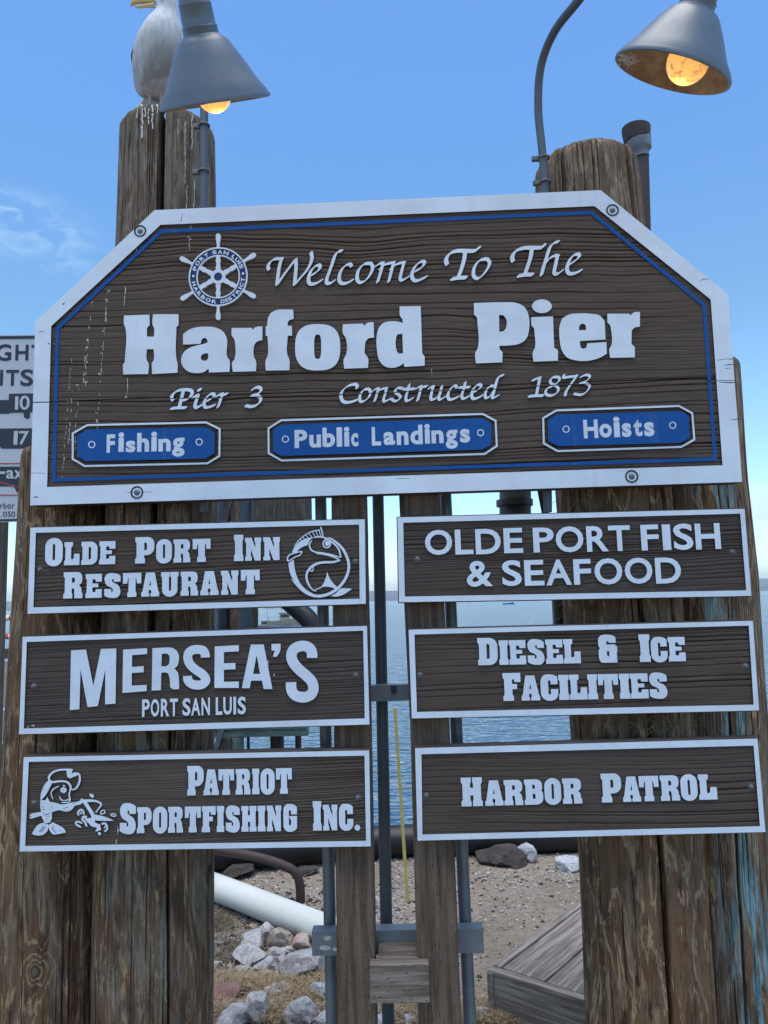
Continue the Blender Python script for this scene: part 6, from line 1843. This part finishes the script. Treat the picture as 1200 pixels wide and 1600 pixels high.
# kerb timber and life ring at its far end
obj_end = dk_o + dk_u * 21.4
o = mesh('bull_rail', *box_vf((0, 0, 0), (5.0, .3, .3)), mat_timber('rail_timber', (0.05, 0.05, 0.05), (0.11, 0.11, 0.11), 'X', incise=False, src='obj'))
p = obj_end + dk_w * 2.2; o.location = (p.x, p.y, .28); o.rotation_euler = (0, 0, math.atan2(dk_w.y, dk_w.x)); set_parent(o, DK)
RN = empty('life_ring', onY(15, 980, 24.2), 'orange-red life ring with white bands hanging on the far pier rail', 'life ring')
M_RING = mat_plain('red_life_ring', (0.50, 0.07, 0.04), 0.5); M_RW = mat_plain('white_band', (0.7, 0.7, 0.7), 0.5)
rc = onY(15, 980, 24.2)
for k in range(8):
    an = np.linspace(k * math.pi / 4 + .0, (k + 1) * math.pi / 4, 7)
    tube('ring_segment' if k % 2 else 'white_band', [rc + Vector((math.cos(a_) * .30, 0, math.sin(a_) * .30)) for a_ in an], .085, M_RING if k % 2 else M_RW, RN, 14)
RP = empty('rail_post', (rc.x, rc.y + .15, 0), 'small dark post carrying the life ring on the pier', 'post')
box('post_body', (rc.x - .07, rc.y + .12, 0), (rc.x + .07, rc.y + .26, rc.z + .42), M_DECK, RP, .01)
for k, px_ in enumerate((23, 27)):
    p = onY(px_, 980, 25.2); o = empty('mooring_post', (p.x, p.y, 0), ['short grey mooring post right of the life ring', 'second grey mooring post, nearest the left pile'][k], 'post', 'mooring posts at the end of the pier')
    tube('post_body', [Vector((p.x, p.y, 0)), Vector((p.x, p.y, .5)), Vector((p.x, p.y, onY(px_, 968, 25.2).z))], .06, M_GALVD, o, 10)

# a pile, a post and boards of the hoist structure seen through the gaps
HS = empty('hoist_timbers', onY(385, 1132, 9.35) , 'dark timber and steel of a hoist seen through gaps behind the left signs', 'hoist')
def sbar(nm, x0, y0, x1, y1, Y, w, mat, par=None, dep=None):
    a, b = onY(x0, y0, Y), onY(x1, y1, Y)
    if par is None: par = HS
    t = (b - a).normalized(); s = Vector((t.z, 0, -t.x)) * w / 2
    dp = Vector((0, dep or w, 0))
    V = [a - s, a + s, b + s, b - s]; V += [v + dp for v in V]
    o = mesh(nm, V, [(0, 1, 2, 3), (7, 6, 5, 4), (0, 4, 5, 1), (1, 5, 6, 2), (2, 6, 7, 3), (3, 7, 4, 0)], mat, par or HS); bm_flip(o); add_bevel(o, .004); return o
M_DKT = mat_timber('dark_shed_timber', (0.045, 0.036, 0.03), (0.10, 0.085, 0.07), 'Z', incise=False)
def cyl(nm, x0, y0, x1, y1, Y, rpx, mat, par): 
    a, b = onY(x0, y0, Y), onY(x1, y1, Y); return tube(nm, [a, a.lerp(b, .5), b], rpx / F_PX * Y, mat, par, 20)
YH = 9.35
cyl('round_timber', 385, 690, 379, 1132, YH, 22, mat_pile('hoist_pile_wood', 0.3, seed=3, darken=.6), HS)
M_BGS = mat_plain('blue_grey_steel', (0.022, 0.033, 0.048), .5)
cyl('steel_leg', 386, 690, 382, 1132, YH - .45, 10, M_BGS, HS)
cyl('steel_leg', 350, 690, 349, 1132, YH, 10, M_BGS, HS)
pxm = YH / F_PX
sbar('cross_plank', 400, 796, 486, 793, YH - .6, 34 * pxm, M_DKT, dep=.08)
sbar('cross_plank', 300, 800, 400, 797, YH + .35, 34 * pxm, M_DKT, dep=.08)
sbar('diagonal_brace', 350, 818, 364, 760, YH - .5, 8 * pxm, M_DKT, dep=.06)
sbar('steel_plate', 324, 930, 324, 1000, YH - .3, 32 * pxm, M_GALVD, dep=.03)
sbar('cross_plank', 470, 690, 470, 812, YH - .5, 5 * pxm, M_DKT, dep=.06)
sbar('cross_plank', 300, 700, 480, 694, YH - .5, 16 * pxm, M_DKT, dep=.06)
# thick black hose curving down onto the stage
o = tube('hose', catmull([onY(360, 880, YH + .3), onY(400, 905, YH + .25), onY(432, 925, YH + .2), onY(465, 952, YH + .15), onY(487, 975, YH + .1), onY(498, 1010, YH + .1), onY(492, 1060, YH + .1), onY(470, 1120, YH + .2), onY(455, 1134, YH + .5)], 7), 15 / F_PX * YH, M_BLACKP, None, 24)
tag(o, 'thick black hose curving down behind the middle left sign', 'hose')
# pulley bracket hanging off the right pile
PB = empty('pulley_bracket', onY(880, 800, 2.9), 'black banded drum held by a slanted bar beside the right pile', 'bracket')
a, b = onY(805, 740, 3.0), onY(805, 860, 3.0)
tube('drum', [a, a.lerp(b, .3), a.lerp(b, .42), b], 24.5 / F_PX * 3.0, mat_metal('dark_drum_steel', (0.05, 0.055, 0.06), .3, .5, (.1, .1, .1), .5), PB, 36)
c = onY(804, 786, 3.0)
tube('drum_band', [c + Vector((0, 0, .012)), c, c - Vector((0, 0, .012))], 28.5 / F_PX * 3.0, M_DARK, PB, 36)
a_p = onY(843, 740, 3.0); 
sbar('slanted_bar', 842, 745, 868, 880, 2.98, .030, M_DARK, PB, dep=.012)
sbar('cross_arm', 790, 858, 930, 850, 3.06, .05, M_DKT, PB)
PL = empty('bolted_plank', onY(886, 975, 2.7), 'short grey wooden plate with two bolts on the left of the right pile', 'plank')
box('plate_board', tuple(onY(868, 995, 2.62)), (onY(903, 930, 2.62).x, 2.66, onY(868, 925, 2.62).z), mat_timber('grey_plate_wood', (0.10, .10, .10), (.17, .17, .165), 'Z', incise=False), PL, .004)
for (x, y) in ((876, 948), (874.5, 969)):
    c = onY(x, y, 2.618); tube('bolt', [c + Vector((0, -.012, 0)), c + Vector((0, -.006, 0)), c + Vector((0, .01, 0))], [.006, .009, .009], M_DARK, PL, 10)

# small landing stage of green treated timber over the water
M_GREENT = mat_timber('green_treated_timber', (0.085, 0.12, 0.095), (0.15, 0.20, 0.165), 'X', incise=False)
LS = empty('landing_stage', onY(400, 1150, 9.0), 'green timber landing stage on short posts over the water', 'dock')
yl = 9.0
a, b = onY(345, 1141, yl), onY(481, 1138, yl)
zt_ = (a.z + b.z) / 2
box('edge_beam', (a.x - 1.2, yl, zt_ - .085), (b.x, yl + .12, zt_), M_GREENT, LS, .006)
box('edge_beam', (a.x - 1.2, yl + 2.4, zt_ - .085), (b.x, yl + 2.52, zt_), M_GREENT, LS, .006)
n_p = 16
for k in range(n_p):
    x0 = a.x - 1.2 + (b.x - a.x + 1.2) * k / n_p; x1 = a.x - 1.2 + (b.x - a.x + 1.2) * (k + 1) / n_p - .012
    box('deck_board', (x0, yl - .02, zt_ + .002), (x1, yl + 2.54, zt_ + .034), M_GREENT, LS, .004)
for (px_, wp, dy) in ((371, 20, .02), (388, 6, 2.4), (433, 24, 1.2), (466, 12, 2.3), (320, 14, 0.05)):
    p = onY(px_, 1160, yl + dy); w_ = wp / F_PX * yl / 2
    tube('stage_post', [Vector((p.x, p.y, -4.2)), Vector((p.x, p.y, -2)), Vector((p.x, p.y, zt_ - .09))], w_, M_GREENT if wp == 20 else M_DKT, LS, 16)
sbar('diagonal_brace', 331, 1190, 346, 1139, yl - .1, 8 * yl / F_PX, M_GALVD, LS, .05)
sbar('stage_post', 351, 1400, 351, 1154, yl - .06, 20 * yl / F_PX, M_DKT, LS, .12)

# ================================================================== boats
def boat(label, px, py, wpx, hull_c, cabin=True, mast=True, grp='boats moored on the bay', flip=1, cab_c=(.5, .5, .5), rot=0.0):
    g = onZ(px, py, WZ)
    sc = wpx / F_PX * (g - CAM).dot(FWD)
    root = empty('moored_boat', g, label, 'boat', grp)
    L = 1.0; secs = []
    V, Fc = [], []
    n = 11
    for i in range(n):
        t = i / (n - 1); x = -0.5 + t
        hw = 0.15 * (math.sin(math.pi * (0.22 + 0.78 * (1 - t)) ** 0.8) ** .6 if t < .995 else 0.02); sheer = 0.09 + 0.09 * t ** 2
        for (yy, zz) in ((-hw, sheer), (-hw * .8, 0.0), (0, -.04), (hw * .8, 0.0), (hw, sheer)):
            V.append(Vector((x, yy, zz)))
    for i in range(n - 1):
        for k in range(4): Fc.append((i * 5 + k, (i + 1) * 5 + k, (i + 1) * 5 + k + 1, i * 5 + k + 1))
        Fc.append((i * 5 + 4, (i + 1) * 5 + 4, (i + 1) * 5, i * 5))
    Fc += [(0, 1, 2, 3, 4), tuple((n - 1) * 5 + k for k in (4, 3, 2, 1, 0))]
    Rm = Matrix.Rotation(rot, 3, 'Z')
    T = lambda q: g + Rm @ (Vector((q.x * flip, q.y, q.z)) * sc)
    o = mesh('hull', [T(v) for v in V], Fc, hull_c, root); bm_flip(o)
    def pc(nm, c, s, mat):
        v, f = box_vf(c, s); o = mesh(nm, [T(Vector(q)) for q in v], f, mat, root); bm_flip(o)
    if cabin:
        pc('cabin', (.08, 0, .20), (.26, .18, .16), cab_c); pc('roof', (.08, 0, .29), (.32, .22, .02), cab_c)
        pc('window', (.08, -.0905, .215), (.2, .004, .06), M_DARK)
    else:
        pc('thwart', (-.05, 0, .085), (.08, .2, .02), cab_c); pc('thwart', (.2, 0, .095), (.07, .18, .02), cab_c)
        pc('outboard_motor', (-.52, 0, .10), (.05, .06, .14), M_DARK)
    if mast:
        pc('mast', (.0, 0, .5), (.014, .014, .55), cab_c); pc('boom', (-.2, 0, .42), (.4, .012, .012), cab_c)
    return root
BW = mat_plain('white_hull_paint', (.72, .73, .74), .4); BB = mat_plain('blue_hull_paint', (.02, .10, .34), .4); BG = mat_plain('grey_hull_paint', (.16, .17, .18), .5); BT = mat_plain('tan_hull_paint', (.30, .25, .19), .6)
boat('small blue open boat alone on the water under the fish and seafood sign', 795, 944, 17, BB, False, False, cab_c=BB, rot=.15)
boat('tiny white boat near the horizon between the posts', 603, 934, 6, BW, True, False, cab_c=BW)
boat('tiny white boat just above the strut gap, left of the middle pipe', 579, 936, 4, BW, True, False, cab_c=BW)
boat('grey work boat with a low cabin right of the black hose', 499, 963, 26, BG, True, False, cab_c=BG, rot=.3)
boat('small grey skiff below the grey work boat', 499, 970, 9, BG, False, False, cab_c=BG)
boat('tan fishing boat with mast and boom left of the black hose', 440, 976, 62, BT, True, True, cab_c=BT, rot=.2)
boat('grey fishing boat moored in front of the tan one', 418, 983, 44, BG, True, True, cab_c=BT, flip=-1, rot=-.2)

# tangles of dry straw caught between the right piles
def tangle(px, py, wpx, hpx, g, Yc, label, seed, n=220):
    r = random.Random(seed); c = pile_pt(g, Yc, px, py, 0.006); k = 2.3 / F_PX
    V, Fc = [], []
    for i in range(n):
        o0 = c + Vector((r.gauss(0, wpx * k * .5), r.uniform(-.018, .006), r.gauss(0, hpx * k * .45)))
        d = Vector((r.gauss(0, 1), r.gauss(0, .3), r.gauss(-.2, .7))).normalized() * r.uniform(.012, .045)
        mdl = o0 + d * .5 + Vector((r.gauss(0, .004), -.004, r.gauss(0, .006)))
        sd = Vector((-d.z, 0, d.x)).normalized() * .0006
        b0 = len(V); V += [o0 - sd, o0 + sd, mdl + sd, mdl - sd, o0 + d]
        Fc += [(b0, b0 + 1, b0 + 2, b0 + 3), (b0 + 3, b0 + 2, b0 + 4)]
    o = mesh('straw_tangle', V, Fc, mlt.m); tag(o, label, 'debris')
tangle(862, 952, 50, 22, gC, Y_C, 'tangle of dry straw on the right pile below the fish and seafood sign', 5)
tangle(1035, 1132, 46, 18, gC, Y_C, 'tangle of dry straw on the right pile above the harbor patrol sign', 6)
tangle(925, 785, 40, 14, gC, Y_C, 'thin tangle of dry straw just under the welcome sign at right', 7, 120)
